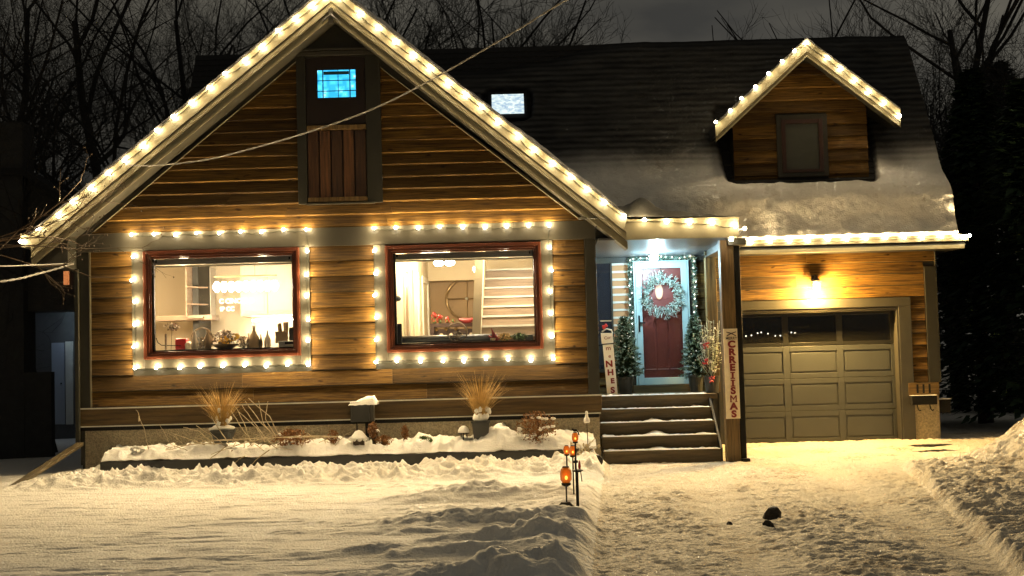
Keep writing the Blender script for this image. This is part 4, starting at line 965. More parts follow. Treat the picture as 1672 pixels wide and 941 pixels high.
# single dead stalk at the left
st_ = MB(); stem(st_, [pw(244, 740, 19.6), pw(236, 700, 19.6), pw(227, 682, 19.6), pw(226, 674, 19.6), pw(222, 669, 19.6)], .006, .004); st_.blob(pw(227, 684, 19.6), .012, .012, .045, 3, .3, 7); tag(build(st_, 'dead_stalk', 'twig'), 'single thin frosted stalk standing at the left end of the flower bed', 'dead plant')
m = MB()
for i in range(14): p0 = pw(226, 745, 19.4); stem(m, [p0, p0+Vector((rng.uniform(-.12, .12), 0, rng.uniform(.04, .12)))], .006, .01, 5)
for i in range(7): q_ = pw(226+rng.uniform(-14, 9), 733+rng.uniform(-4, 6), 19.4); m.blob(q_, .035, .03, .018, i, .5, 7)
tag(build(m, 'snowy_seedling', 'snow', smooth=True), 'small plant crusted with snow at the left end of the flower bed', 'plant')
# ---- brown leafy shrubs
def leafball(mb, c, rx, rz, n, size, seed, fl=.5, up=0):
    r = random.Random(seed)
    for i in range(n):
        a = r.uniform(0, 6.283); t = r.random()**.5; ph = r.uniform(0, math.pi); d = Vector((math.cos(a)*math.sin(ph), math.sin(a)*math.sin(ph)*.8, math.cos(ph)))
        p = Vector(c)+Vector((d.x*rx*t, d.y*rx*t, d.z*rz*t+up)); s = size*r.uniform(.5, 1.3)
        u = Vector((r.uniform(-1, 1), r.uniform(-1, 1), r.uniform(-1, 1))).normalized(); v = u.cross(Vector((r.uniform(-1, 1), r.uniform(-1, 1), r.uniform(-1, 1)))).normalized()
        mb.ct = r.random(); mb.quad(p-u*s*.5, p-v*s*.28, p+u*s*.5, p+v*s*.28)
def shrub(label, px, py, rx, rz, seed, leaf='brownleaf', n=330, size=.045, Y=19.55, snow=5, extra=None):
    c = W(px, py, Y); zb = bedz(c.x, Y); t = thing('shrub', label, 'shrub', (c.x, Y, zb))
    m = MB(); r = random.Random(seed)
    for i in range(16):
        d = Vector((r.uniform(-1, 1)*rx*.9, r.uniform(-.5, .5)*rx, (c.z-zb)+r.uniform(-.4, 1)*rz)); stem(m, [(c.x+r.uniform(-.03, .03), Y, zb-.02), Vector((c.x, Y, zb))+d*.55+Vector((0, 0, .03)), Vector((c.x, Y, zb))+d], .005, .002, 4)
    build(m, 'stems', 'darkstem', t)
    m = MB(); leafball(m, (c.x, Y-.08, c.z+.03), rx, rz*1.15, int(n*1.7), size, seed); build(m, 'leaves', leaf, t)
    if snow:
        m = MB()
        for i in range(snow): m.blob((c.x+r.uniform(-.8, .8)*rx, Y-r.uniform(.3, .7)*rx, c.z+r.uniform(-.4, .9)*rz), .035, .03, .02, seed+i, .6, 7)
        build(m, 'snow_patches', 'snow', t, smooth=True)
    return t
shrub('brown leafed shrub right of the heap of bare stems', 478, 718, .3, .11, 21, n=500)
shrub('low brown shrub below the box on its post', 545, 716, .1, .09, 24, n=130, snow=2)
shrub('upright tuft of orange brown leaves beside the small snow capped lantern', 610, 705, .085, .1, 22, n=190, snow=1, size=.04)
shrub('sprawling orange brown leaves between the snow capped lantern and the pointed tuft', 628, 722, .14, .06, 25, n=220, snow=2)
shrub('small pointed tuft of orange leaves against the foundation', 662, 709, .06, .09, 23, n=130, snow=0, Y=19.75, size=.04)
shrub('low green plant with a cap of snow', 693, 722, .12, .05, 28, leaf='green', n=150, snow=3, Y=19.6)
big = shrub('large reddish brown bush with snowy tips right of the square planter', 876, 704, .33, .23, 26, n=900, snow=22, size=.035)
# ---- box on a post (utility pedestal) with snow cap
c = W(596, 672, 19.78); t = thing('post_box', 'grey box on a post with a thick snow cap in front of the skirt board', 'utility box', (c.x, 19.78, 0))
bx = rect(573, 658, 613, 689, 19.7); 
m = MB(); m.box(bx[0], bx[0]+.27, 19.68, 19.88, bx[2], bx[3]+.0); build(m, 'body', 'pot', t, bevel=.004)
m = MB(); m.box(bx[0]-.006, bx[0]+.01, 19.672, 19.679, bx[2], bx[3]); m.box(bx[0]+.275, bx[0]+.33, 19.7, 19.88, bx[2], bx[3]-.01); build(m, 'side_trim', 'trim', t)
m = MB(); m.box(bx[0]+.2, bx[0]+.25, 19.75, 19.8, .1, bx[2]); m.box(bx[0]+.07, bx[0]+.085, 19.75, 19.77, .1, bx[2]); build(m, 'post', 'black', t)
s = MB(); nx_, ny_ = 24, 10
for i in range(nx_+1):
    for j in range(ny_+1):
        u, v = i/nx_, j/ny_; x = bx[0]-.03+.42*u; y = 19.64+.28*v; e = (1-abs(2*v-1)**3)*min(1, u*1.6)**.8*(1 if u < .9 else (1-u)*10*.6+.2)
        s.v.append((x, y, bx[3]-.01+.105*e*(.75+.35*u)+.012*noise.noise(Vector((x*14, y*14, 0)))-(.02 if e < .05 else 0)))
for i in range(nx_):
    for j in range(ny_): a = i*(ny_+1)+j; s.face([a, a+ny_+1, a+ny_+2, a+1])
s.box(bx[0]-.005, bx[0]+.34, 19.66, 19.9, bx[3]-.012, bx[3]+.02)
build(s, 'snow_cap', 'snow', t, smooth=True)
# ---- small lantern with snow hat
c = W(586, 722, 19.45); t = thing('garden_lantern', 'small square dark lantern with a pointed snow hat in the flower bed', 'lantern', (c.x, 19.45, c.z-.08))
m = MB(); m.box(c.x-.075, c.x+.075, 19.38, 19.52, c.z-.1, c.z+.05); build(m, 'body', 'brick', t, bevel=.005)
m = MB(); m.lathe((c.x, 19.45, c.z+.045), [(.14, 0), (.12, .025), (.075, .08), (.05, .11), (.01, .125)], 14)
for k in range(9): a = k*.7; m.blob((c.x+.12*math.cos(a), 19.45+.1*math.sin(a), c.z+.04), .035, .03, .025, k, .5, 7)
build(m, 'snow_cap', 'snow', t, smooth=True)
# ---- path light with a snow dome
c = W(757, 702, 19.6); t = thing('path_light', 'low path light under a dome of snow left of the square planter', 'path light', (c.x, 19.6, bedz(c.x, 19.6)))
zt_ = Z(757, 708, 19.6); m = MB()
for k in range(3): a = k*2.1+.4; m.tube([(c.x+.05*math.cos(a), 19.6+.05*math.sin(a), .05), (c.x+.05*math.cos(a), 19.6+.05*math.sin(a), zt_)], .008, 5)
m.lathe((c.x, 19.6, zt_), [(.085, 0), (.08, .012)], 14); build(m, 'legs', 'black', t)
m = MB(); m.lathe((c.x, 19.6, zt_+.013), [(.085, 0), (.082, .03), (.062, .07), (.03, .095), (.004, .1)], 14); build(m, 'snow_cap', 'snow', t, smooth=True)
# ---- amber jar lanterns on stakes, candle dish, bird ornament
def jar(label, px, py, pyb, Yy, r=.058, tilt=0, group='amber jar lanterns on stakes'):
    c = W(px, py, Yy); t = thing('stake_lantern', label, 'garden lantern', (c.x, Yy, gh(c.x, Yy)), group); k = r/.058
    m = MB(); m.lathe((c.x, Yy, c.z-.075*k), [(.036*k, 0), (.056*k, .03*k), (.058*k, .09*k), (.048*k, .135*k), (.034*k, .15*k)], 8); build(m, 'glass_jar', 'amber', t)
    m = MB(); m.blob((c.x, Yy-.02*k, c.z-.02*k), .014*k, .014*k, .02*k, 1, 0, 8); m.v = [(x, y-.045*k, z) for x, y, z in m.v]; build(m, 'flame', mat('amber_flame', (1, .6, .1), emit=(1, .5, .06), estr=.4), t)
    m = MB(); m.lathe((c.x, Yy, c.z-.11*k), [(.02*k, 0), (.045*k, .012*k), (.047*k, .034*k)], 12); m.lathe((c.x, Yy, c.z+.075*k), [(.036*k, 0), (.03*k, .012*k)], 12); build(m, 'cap', 'black', t)
    m = MB(); m.tube([(c.x+tilt, Yy, gh(c.x, Yy)-.05), (c.x, Yy, c.z-.1*k)], .009, 6); build(m, 'stake', 'black', t)
    lamp('jar_light', (c.x, Yy-.13, c.z), .06, (1, .45, .08), .03, t)
jar('large amber jar lantern glowing on the nearest stake', 924, 776, 830, 13.4, .058)
jar('small amber jar lantern on the tallest stake below the black bird', 939, 714, 750, 13.0, .032)
jar('glowing amber jar lantern standing right of its dim neighbour', 935, 736, 760, 14.4, .038)
jar('dim amber jar lantern leaning left behind the glowing one', 925, 735, 760, 14.6, .034)
c = W(939, 703, 12.98); m = MB(); m.blob((c.x, 12.98, c.z), .024, .014, .013, 2, .2, 10); m.tube([(c.x+.012, 12.98, c.z), (c.x+.03, 12.98, c.z-.02), (c.x+.036, 12.98, c.z-.045)], .006, 5); m.blob((c.x-.022, 12.98, c.z+.01), .011, .01, .01, 3, 0, 8); tag(build(m, 'bird_figure', 'black', smooth=True), 'small black bird figure perched above the tall amber lantern', 'ornament')
c = W(943, 768, 13.2); t = thing('candle_dish', 'snowy dish with a reddish candle on a black stake beside the amber lanterns', 'candle holder', (c.x, 13.2, gh(c.x, 13.2)))
m = MB(); m.lathe((c.x, 13.2, c.z-.02), [(.02, 0), (.052, .013), (.056, .02)], 14); m.tube([(c.x-.02, 13.2, c.z), (c.x-.022, 13.2, c.z+.12)], .007, 5); m.tube([(c.x-.04, 13.2, c.z+.08), (c.x+.005, 13.2, c.z+.085)], .013, 6); build(m, 'dish', 'black', t)
m = MB(); m.tube([(c.x, 13.2, gh(c.x, 13.2)-.05), (c.x, 13.2, c.z-.02)], .008, 6); m.tube([(c.x+.04, 13.2, c.z-.11), (c.x+.03, 13.2, c.z-.01)], .005, 5); build(m, 'stake', 'black', t)
m = MB(); m.lathe((c.x, 13.2, c.z+.001), [(.05, 0), (.036, .009), (.006, .013)], 12); build(m, 'snow', 'snow', t, smooth=True)
m = MB(); m.lathe((c.x+.02, 13.2, c.z+.01), [(.009, 0), (.014, .025), (.009, .065), (.003, .085)], 8); build(m, 'candle', M['red'], t)
c = W(958, 684, 19.2); t = thing('bird_feeder', 'small white bell shaped ornament on a thin stalk by the foundation corner', 'ornament', (c.x, 19.2, 0))
m = MB(); m.lathe((c.x, 19.2, c.z-.06), [(.035, 0), (.045, .02), (.04, .06), (.022, .09), (.018, .13), (.02, .16), (.006, .17)], 12); build(m, 'bell', 'snow', t, smooth=True)
m = MB(); m.tube([(c.x+.01, 19.2, .05), (c.x, 19.2, c.z-.06)], .006, 5); m.lathe((c.x, 19.2, c.z-.075), [(.01, 0), (.032, .012)], 10); build(m, 'stalk', 'darkstem', t)
m = MB()
for k in range(16):
    p0 = pw(955, 760, 19.1); a = rng.uniform(-1, 1); hh = rng.uniform(.2, .45); stem(m, [p0, p0+Vector((a*.08, 0, hh*.7)), p0+Vector((a*.22, rng.uniform(-.05, .05), hh*(1 if k % 2 else .75)))], .005, .004, 4)
    if k % 2 == 0: q_ = p0+Vector((a*.22, 0, hh*.75)); m.blob(q_, .018, .015, .03, k, .5, 6)
tag(build(m, 'dried_flowers', 'twig'), 'dried flower stems dusted with snow at the foundation corner', 'dried flowers')
m = MB(); c = W(924, 735, 19.3); m.lathe((c.x+.02, 19.4, c.z-.05), [(.05, 0), (.035, .06), (.012, .14), (.004, .15)], 8); tag(build(m, 'garden_cone', 'black'), 'small dark cone standing behind the amber lanterns', 'ornament')
# stake with black head leaning in front
c = W(934, 855, 12.6); m = MB(); m.tube([(c.x+.015, 12.6, .0), (c.x-.012, 12.6, c.z+.05)], .006, 5); m.blob((c.x-.06, 12.6, c.z+.02), .045, .03, .035, 3, .3, 10); tag(build(m, 'solar_stake', 'black'), 'fallen black solar stake light leaning in the snow at the lawn edge', 'stake light')
# downspout extension at the left corner and pipes
dp = thing('downspout', 'dark downspout at the left house corner with a long sloping extension on the snow', 'downspout', (X(126, 600, 19.9), 19.9, 0))
m = MB(); x0 = X(123, 560, 19.9); m.box(x0, x0+.06, 19.86, 19.93, Z(126, 725, 19.9), Z(126, 440, 19.9)); m.tube([(x0+.03, 19.9, Z(126, 445, 19.9)), (x0-.1, 19.85, Z(126, 432, 19.9)), (x0-.35, 19.7, Z(126, 415, 19.9))], .03, 8); build(m, 'pipe', 'trimdark', dp, bevel=.006)
a, b_ = W(131, 728, 19.85), G(20, 800, .06)
m = MB(); d = (b_-a); sidev = d.cross(Vector((0, 0, 1))).normalized()*.055; up = Vector((0, 0, .05)); n = len(m.v)
for p in (a, b_): m.v += [tuple(p-sidev), tuple(p+sidev), tuple(p+sidev+up), tuple(p-sidev+up)]
for q_ in ((0, 1, 2, 3), (7, 6, 5, 4), (0, 4, 5, 1), (1, 5, 6, 2), (2, 6, 7, 3), (3, 7, 4, 0)): m.face([n+i for i in q_])
build(m, 'extension', 'step', dp, bevel=.006)
# mailbox
mbx = rect(1488, 646, 1529, 661, YW-.15); t = thing('mailbox', 'black wall mailbox with newspaper hooks under the house number', 'mailbox', ((mbx[0]+mbx[1])/2, YW-.1, mbx[2]))
m = MB(); m.box(mbx[0], mbx[1], YW-.2, YW-.065, mbx[2], mbx[3]); build(m, 'box', 'black', t, bevel=.008)
m = MB(); m.box(mbx[0]-.006, mbx[1]+.0, YW-.205, YW-.07, mbx[3], mbx[3]+.006); build(m, 'snow', 'snow', t)
for f_ in (.25, .75):
    m = MB(); hx = mbx[0]+(mbx[1]-mbx[0])*f_; m.tube([(hx, YW-.12, mbx[2]), (hx+.01, YW-.13, mbx[2]-.07), (hx+.03, YW-.15, mbx[2]-.1), (hx+.05, YW-.16, mbx[2]-.085)], .01, 6); build(m, 'hook', 'black', t)
c = W(1540, 653, YW+.2); m = MB(); m.box(c.x-.1, c.x+.09, YW+.1, YW+.4, c.z-.22, c.z-.01); m.box(c.x-.11, c.x+.1, YW+.09, YW+.41, c.z-.009, c.z+.01); o = build(m, 'meter_box', 'black'); tag(o, 'dark box on the side wall of the garage behind the mailbox', 'meter box')
m = MB(); m.box(c.x-.11, c.x+.1, YW+.085, YW+.41, c.z+.011, c.z+.025); build(m, 'snow', 'snow', o)
# ================================================================== PORCH DECORATIONS
def fir_tree(label, px, pyb, pyt, Y, w, potr, seed, grp='potted firs beside the door'):
    b0, b1 = W(px, pyb, Y), W(px, pyt, Y); t = thing('potted_fir', label, 'potted fir', (b0.x, Y, .975), grp)
    m = MB(); m.lathe((b0.x, Y, .976), [(potr*.8, 0), (potr, .24), (potr*1.06, .25), (potr*1.06, .28), (potr*.9, .28)], 18); build(m, 'pot', 'pot', t)
    m = MB(); z0 = 1.22; H = b1.z-z0; m.tube([(b0.x, Y, z0), (b0.x, Y, b1.z-.05)], [.018, .004], 5); build(m, 'trunk', 'darkstem', t)
    r = random.Random(seed); m = MB(); fr_ = MB(); nb_ = 300
    for i in range(nb_):
        u = (i/nb_)**.85; z = z0+.03+H*u; ln = w*(1-u)**.8*r.uniform(.7, 1.15)+.03; a = i*2.4+r.uniform(-.3, .3)
        d = Vector((math.cos(a), math.sin(a)*.85, r.uniform(-.25, .25)+.35*u)); p = Vector((b0.x, Y, z)); e = p+d*ln
        k = max(4, int(ln/.012))
        for q_ in range(k):
            c = p.lerp(e, (q_+1)/k)
            for s_ in range(3):
                v = (Vector((r.uniform(-1, 1), r.uniform(-1, 1), r.uniform(-.7, 1)))+d*1.1).normalized(); ll = .045*r.uniform(.6, 1.2); sv = v.cross(Vector((r.random(), r.random(), r.random()))).normalized()*.0055
                tg = fr_ if (q_ > k*.55 and r.random() < .6) else m
                tg.quad(c-sv, c+sv, c+v*ll+sv*.5, c+v*ll-sv*.5)
    build(m, 'needles', 'fir', t); build(fr_, 'frosted_tips', 'frostfir', t)
    m = MB()
    for i in range(26):
        u = r.random(); a = r.uniform(3.3, 6.1); rr = w*(1-u)**.8*.85; m.blob((b0.x+rr*math.cos(a), Y+rr*math.sin(a)*.9, z0+.05+H*u), .013, .013, .01, i, .4, 6)
    build(m, 'snow_tufts', 'snow', t)
fir_tree('potted fir with frosted tips left of the front door', 1022, 640, 522, 22.3, .27, .125, 1)
fir_tree('potted fir with frosted tips right of the front door', 1137, 640, 520, 22.45, .23, .125, 2)
# twiggy arrangement with red balls in front, right of the door
c = W(1163, 640, 21.6); t = thing('twig_arrangement', 'planter of pale frosted twigs with red berry clusters beside the porch post', 'planter', (c.x, 21.6, .975))
m = MB(); m.lathe((c.x, 21.6, .976), [(.1, 0), (.13, .26), (.14, .27)], 16); build(m, 'pot', 'pot', t)
m = MB(); r = random.Random(5); m2 = MB()
for i in range(90):
    a = r.uniform(0, 6.28); hh = r.uniform(.25, .95); sp = r.uniform(.05, .22); p0 = Vector((c.x, 21.6, 1.2)); e = p0+Vector((math.cos(a)*sp, math.sin(a)*sp, hh)); md = p0.lerp(e, .5)+Vector((math.cos(a)*.03, 0, 0))
    pts = [p0, md, e]; (m if i % 2 else m2).tube(pts, [.006, .005, .003], 4)
    for k in range(7):
        f_ = r.uniform(.3, 1); q_ = p0.lerp(e, f_); d = Vector((r.uniform(-1, 1), r.uniform(-1, 1), r.uniform(-.3, 1)))*.09; (m if r.random() < .55 else m2).tube([q_, q_+d*.6, q_+d+Vector((0, 0, -.02))], [.005, .0045, .003], 4)
build(m, 'frosted_twigs', 'frostpale', t); build(m2, 'dark_twigs', 'darkstem', t)
for (px, py) in ((1153, 565), (1152, 590), (1163, 620)):
    m = MB(); q_ = W(px, py, 21.4)
    for k in range(12): m.blob(q_+Vector((r.uniform(-.045, .045), r.uniform(-.03, .03), r.uniform(-.045, .045))), .016, .016, .016, k, 0, 7)
    build(m, 'berry_cluster', 'red', t, smooth=True)
m = MB()
for k in range(12): m.blob((c.x+r.uniform(-.18, .18), 21.45+r.uniform(-.1, .1), 1.3+r.uniform(0, .75)), .02, .02, .016, k, .4, 6)
build(m, 'snow_tufts', 'snow', t)
# wreath hanging on the storm door
c = W(1079, 484, YP); yw = YP-.15; t = thing('wreath', 'round frosted fir wreath hanging on the glass storm door', 'wreath', (c.x, yw, c.z))
m = MB(); fr_ = MB(); r = random.Random(9); RW = .235
for i in range(260):
    a = r.uniform(0, 6.283); rr = RW+r.uniform(-.06, .06); p = Vector((c.x+rr*math.cos(a), yw+r.uniform(-.03, .02), c.z+rr*math.sin(a)))
    oa = a+r.uniform(-1.1, 1.1); d = Vector((math.cos(oa), r.uniform(-.5, .1), math.sin(oa))); ln = r.uniform(.06, .15)
    for q_ in range(9):
        cc = p+d*ln*q_/8
        for s_ in range(3):
            v = (Vector((r.uniform(-1, 1), r.uniform(-1, .4), r.uniform(-1, 1)))+d*1.3).normalized(); sv = v.cross(Vector((r.random(), r.random(), r.random()))).normalized()*.0032; ll = .035*r.uniform(.6, 1.2)
            tg = fr_ if r.random() < .5 else m; tg.quad(cc-sv, cc+sv, cc+v*ll+sv*.4, cc+v*ll-sv*.4)
build(m, 'green_sprays', 'fir', t); build(fr_, 'frosted_sprays', mat('wreath_frost', (.66, .8, .74), .7, var=.35), t)
m = MB(); m.tube([(c.x, yw+.02, c.z+RW), (c.x, yw+.03, dl[3]-.1)], .006, 5); build(m, 'hanger', 'black', t)
# garland round the door frame
t = thing('door_garland', 'lit garland of frosted sprigs around the front door frame', 'garland', (dl[0], YP-.1, dl[3]))
m = MB(); gg = MB(); gp2 = MB(); r = random.Random(13)
path = [(dl[0]-.09, z) for z in np.arange(1.6, dl[3]+.06, .012)]+[(x, dl[3]+.07) for x in np.arange(dl[0]-.09, dl[1]+.13, .012)]+[(dl[1]+.12, z) for z in np.arange(dl[3]+.05, 1.75, -.012)]
for (x, z) in path:
    for s_ in range(9):
        v = Vector((r.uniform(-1, 1), r.uniform(-1, .2), r.uniform(-1, 1))).normalized(); c0_ = Vector((x+r.uniform(-.025, .025), YP-.09+r.uniform(-.03, .03), z+r.uniform(-.015, .015))); sv = v.cross(Vector((r.random(), r.random(), r.random()))).normalized()*r.uniform(.003, .006); ll = .055*r.uniform(.5, 1.2)
        k = r.random(); tg = gg if k < .55 else (m if k < .8 or x < dl[1] else gp2); tg.quad(c0_-sv, c0_+sv, c0_+v*ll+sv*.4, c0_+v*ll-sv*.4)
build(gg, 'dark_sprigs', 'fir', t); build(m, 'frosted_sprigs', 'frostfir', t); build(gp2, 'golden_sprigs', mat('gold_leaf', (.55, .45, .25), .5), t)
M['tinybulb'] = mat('tiny_bulb', (1, 1, 1), emit=(1, .97, .85), estr=1.8)
for i in range(0, len(path), 9):
    x, z = path[i]; b0 = MB(); b0.blob((x+r.uniform(-.03, .03), YP-.15, z+r.uniform(-.02, .02)), .008, .008, .01, i, 0, 6); build(b0, 'tiny_bulb', 'tinybulb', t)
# tall sign on the porch post
s0, s1 = W(1190, 537, YG-.14), W(1194, 684, YG-.14); sw_ = .205
t = thing('tall_sign', 'tall cream board with red lettering spelling a christmas greeting on the porch post', 'sign', (s1.x, YG-.14, s1.z))
m = MB(); m.box(s0.x-sw_/2+.02, s0.x+sw_/2+.02, YG-.15, YG-.125, s1.z, s0.z); build(m, 'board', 'signwhite', t, bevel=.003)
ch = 'CRREIISMAS'; zt0 = Z(1190, 563, YG); zt1 = Z(1193, 676, YG); cx_ = s0.x+.03
for i, ch_ in enumerate(ch):
    z = zt0-(zt0-zt1)*(i)/(len(ch)-1)
    if ch_ in 'IM': glyph(ch_, 'letter', 'signred', (cx_, YG-.156, z), .1, t); continue
    text(ch_, 'letter', 'signred', (cx_, YG-.154, z), .135, t, bold=.007, depth=.003, sx=1.15)
text('MERRY', 'small_lettering', 'signdark', (cx_, YG-.154, Z(1190, 553, YG)), .055, t, bold=.001, depth=.002)
m = MB()
for sgn in (-1, 1): m.tube([(cx_-.07, YG-.156, Z(1190, 546, YG)-.03*sgn), (cx_, YG-.156, Z(1190, 545, YG)), (cx_+.07, YG-.156, Z(1190, 546, YG)+.03*sgn)], .007, 5)
build(m, 'crossed_candy_canes', 'signdark', t)
# left sign leaning by the corner
q0, q1 = W(991, 545, 22.0), W(1000, 645, 22.0); t = thing('tall_sign', 'leaning white board with red lettering beside the left corner of the porch', 'sign', (q1.x, 22, .975))
ang = math.atan2(q1.x-q0.x, q0.z-q1.z); L_ = (q0.z-.98)/math.cos(ang)
def onb(u, v, y=22.0): return (q1.x-.0+u*math.cos(ang)-v*math.sin(ang), y, .98+v*math.cos(ang)+u*math.sin(ang))
m = MB(); n = 0; w2 = .085
for y in (21.99, 22.01): m.v += [onb(-w2, 0, y), onb(w2, 0, y), onb(w2, L_*.82, y), onb(-w2, L_*.82, y)]
for q_ in ((0, 1, 2, 3), (7, 6, 5, 4), (0, 4, 5, 1), (1, 5, 6, 2), (2, 6, 7, 3), (3, 7, 4, 0)): m.face([n+i for i in q_])
build(m, 'board', 'signcold', t)
m = MB(); n = 0
for y in (21.98, 22.01): m.v += [onb(-.1, L_*.84, y), onb(.09, L_*.84, y), onb(.09, L_*1.0, y), onb(-.1, L_*1.02, y)]
for q_ in ((0, 1, 2, 3), (7, 6, 5, 4), (0, 4, 5, 1), (1, 5, 6, 2), (2, 6, 7, 3), (3, 7, 4, 0)): m.face([n+i for i in q_])
build(m, 'top_plaque', 'signcold', t)
for ch_, v, sz, u in (('m', .76, .1, 0), ('e', .63, .08, .01), ('N', .5, .14, -.01), ('H', .36, .13, 0), ('E', .22, .11, .02), ('S', .07, .13, .01)): p = onb(u, v*L_, 21.986); text(ch_, 'letter', 'signred', p, sz, t, bold=.006 if sz > .1 else .001, depth=.003, roty=-ang*.8, sx=1.1)
p = onb(0, L_*.93, 21.974); text('Cur', 'script_lettering', 'signred', p, .07, t, depth=.002, roty=-ang*2)
m = MB()
for k in range(9): m.blob(Vector(onb(-.03, L_*1.12, 21.99))+Vector((r.uniform(-.035, .035), 0, r.uniform(-.035, .035))), .02, .015, .02, k, .3, 7)
build(m, 'red_bow', 'red', t)
m = MB(); m.box(*[onb(-.09, L_*1.2)[0], onb(.09, L_*1.2)[0]], 21.99, 22.01, onb(0, L_*1.2)[2], onb(0, L_*1.2)[2]+.02); m.tube([onb(-.08, L_*1.04), onb(0, L_*1.08), onb(.08, L_*1.05), onb(.09, L_)], .012, 6); build(m, 'white_trim', 'white', t)
# ================================================================== INTERIOR FURNISHING
def cabinet():
    t = thing('kitchen_cabinets', 'cream kitchen wall cabinets with an open corner shelf seen through the left window', 'cabinet', W(440, 500, 23.3))
    m = MB(); a = rect(452-120, 430, 500, 516, 23.1); m.box(X(392, 480, 23.1), X(525, 480, 23.1), 23.12, 23.49, a[2], ZC-.002); build(m, 'cabinet_box', 'cab', t, bevel=.005)
    w0, w1 = X(394, 480, 23.1), X(523, 480, 23.1)
    for k in range(3): mm = MB(); x0 = w0+(w1-w0)*k/3; mm.box(x0+.01, x0+(w1-w0)/3-.01, 23.1, 23.118, a[2]+.02, ZC-.05); mm.box(x0+.06, x0+(w1-w0)/3-.06, 23.092, 23.1, a[2]+.08, ZC-.1); build(mm, 'cabinet_door', 'cab', t, bevel=.004)
    m = MB(); s = rect(303, 468, 331, 519, 22.2); m.box(s[0], s[0]+.02, 22.2, 22.9, s[2], ZC-.01); m.box(s[0], s[1], 22.2, 22.9, s[2]-.01, s[2]+.02)
    for py in (497, 469): z = Z(317, py, 22.2); m.v += [(s[0]+.02, 22.2, z), (s[1], 22.6, z), (s[0]+.02, 22.9, z), (s[0]+.02, 22.2, z+.02), (s[1], 22.6, z+.02), (s[0]+.02, 22.9, z+.02)]; n = len(m.v)-6; m.face([n, n+1, n+2]); m.face([n+3, n+5, n+4]); m.face([n, n+3, n+4, n+1]); m.face([n+1, n+4, n+5, n+2])
    build(m, 'corner_shelf', 'stairwood', t)
    m = MB(); m.box(s[1]+.02, X(347, 490, 22.9), 22.7, 23.1, Z(340, 519, 22.9), Z(340, 438, 22.9)); build(m, 'tall_panel', M['blind'], t, bevel=.006)
    m = MB(); m.box(X(262, 522, 22.6), X(352, 522, 22.6), 22.3, 22.9, Z(310, 524, 22.6), Z(310, 516, 22.6)); build(m, 'shelf_board', 'stairwood', t)
cabinet()
t = thing('pendant_light', 'long bar pendant of glowing bulbs hanging in the kitchen', 'pendant lamp', W(400, 466, 21.6))
m = MB(); z = Z(400, 452, 21.6); m.box(X(350, 466, 21.6), X(452, 466, 21.6), 21.57, 21.63, z, z+.02); m.tube([(X(416, 440, 21.6), 21.6, z), (X(416, 440, 21.6), 21.6, ZC)], .005, 5); build(m, 'bar', 'clockmetal', t)
for i in range(9):
    px = 354+i*11.8; c = W(px, 467-.027*(px-400), 21.6); m = MB(); m.lathe((c.x, 21.6, c.z-.09), [(.02, 0), (.055, .05), (.06, .1), (.03, .16)], 10); build(m, 'bulb', 'roomglow', t, smooth=True)
PK = 22
for px in (375, 430): c = W(px, 490, 21.6); lamp('pendant_glow', (c.x-.8, 20.95, c.z-.05), PK, (1, .76, .46), .12, t)
c = W(450, 540, 23); t = thing('under_cabinet_lamp', 'bright strip lamp under the kitchen wall cabinets', 'lamp', (c.x, 23.15, Z(440, 521, 23.1)))
m = MB(); m.box(X(410, 520, 23.1), X(480, 520, 23.1), 23.2, 23.25, Z(440, 520, 23.1)-.04, Z(440, 520, 23.1)-.01); build(m, 'strip', 'roomglow', t); lamp('strip_glow', (c.x, 23.15, Z(440, 521, 23.1)-.1), 1.5, (1, .86, .62), .1, t)
p_ = W(420, 491, 23.08); tt = thing('wall_lettering', 'faint white lettering on the cream cabinet front in the kitchen', 'lettering', (p_.x, 23.085, p_.z))
M['paleletter'] = mat('pale_letter', (.95, .95, .92), .4, emit=(1, .97, .9), estr=.3)
text('C CINCIU C', 'first_line', 'paleletter', (p_.x-.36, 23.08, p_.z), .11, tt, bold=.003); p2_ = W(371, 505, 23.08); text('IP CC', 'second_line', 'paleletter', (p2_.x, 23.08, p2_.z), .1, tt, bold=.003)
# --- sill display in the kitchen: each its own thing. sill level
SZ = k_fr[2]+.135; HZ = h_fr[2]+.135
m = MB(); m.box(k_fr[0]+.08, k_fr[1]-.08, YG+.145, YG+.42, SZ-.03, SZ); m.box(h_fr[0]+.08, h_fr[1]-.08, YG+.145, YG+.42, HZ-.03, HZ); build(m, 'window_sill', 'white', house)
YS = YG+.28
def onsill(name, label, cat, px, prof, m_, z=None, n=14, extra=None, Y=None):
    Y = Y or YS; x = X(px, 570, Y); z = SZ if z is None else z; mb = MB(); mb.lathe((x, Y, z), prof, n); o = build(mb, name, m_, smooth=True); tag(o, label, cat); return x
def stick_wreath(label, px, r_, z, leaf='dimware', seed=0):
    x = X(px, 560, YS); t = thing('hoop_wreath', label, 'hoop', (x, YS, z)); m = MB(); pts = [(x+r_*math.cos(a), YS, z+r_+.01+r_*math.sin(a)) for a in np.linspace(0, 6.283, 25)]; m.tube(pts, .012, 6); build(m, 'ring', 'dimware', t)
    m = MB(); leafball(m, (x, YS-.02, z+r_*.7), r_*.8, r_*.5, 90, .05, seed); build(m, 'dried_leaves', leaf, t)
m = MB(); x = X(295, 552, YS); m.box(x-.085, x+.085, YS, YS+.14, SZ, SZ+.02); m.box(x-.085, x+.085, YS, YS+.14, SZ+.02, SZ+.17); tag(build(m, 'red_tin', mat('bright_red', (.55, .02, .015), .4), bevel=.01), 'bright red tin on the kitchen window sill', 'tin')
onsill('utensil_pot', 'thin red brown handle standing at the left end of the kitchen sill', 'utensil', 271, [(.018, 0), (.018, .24), (.012, .25)], 'dimware')
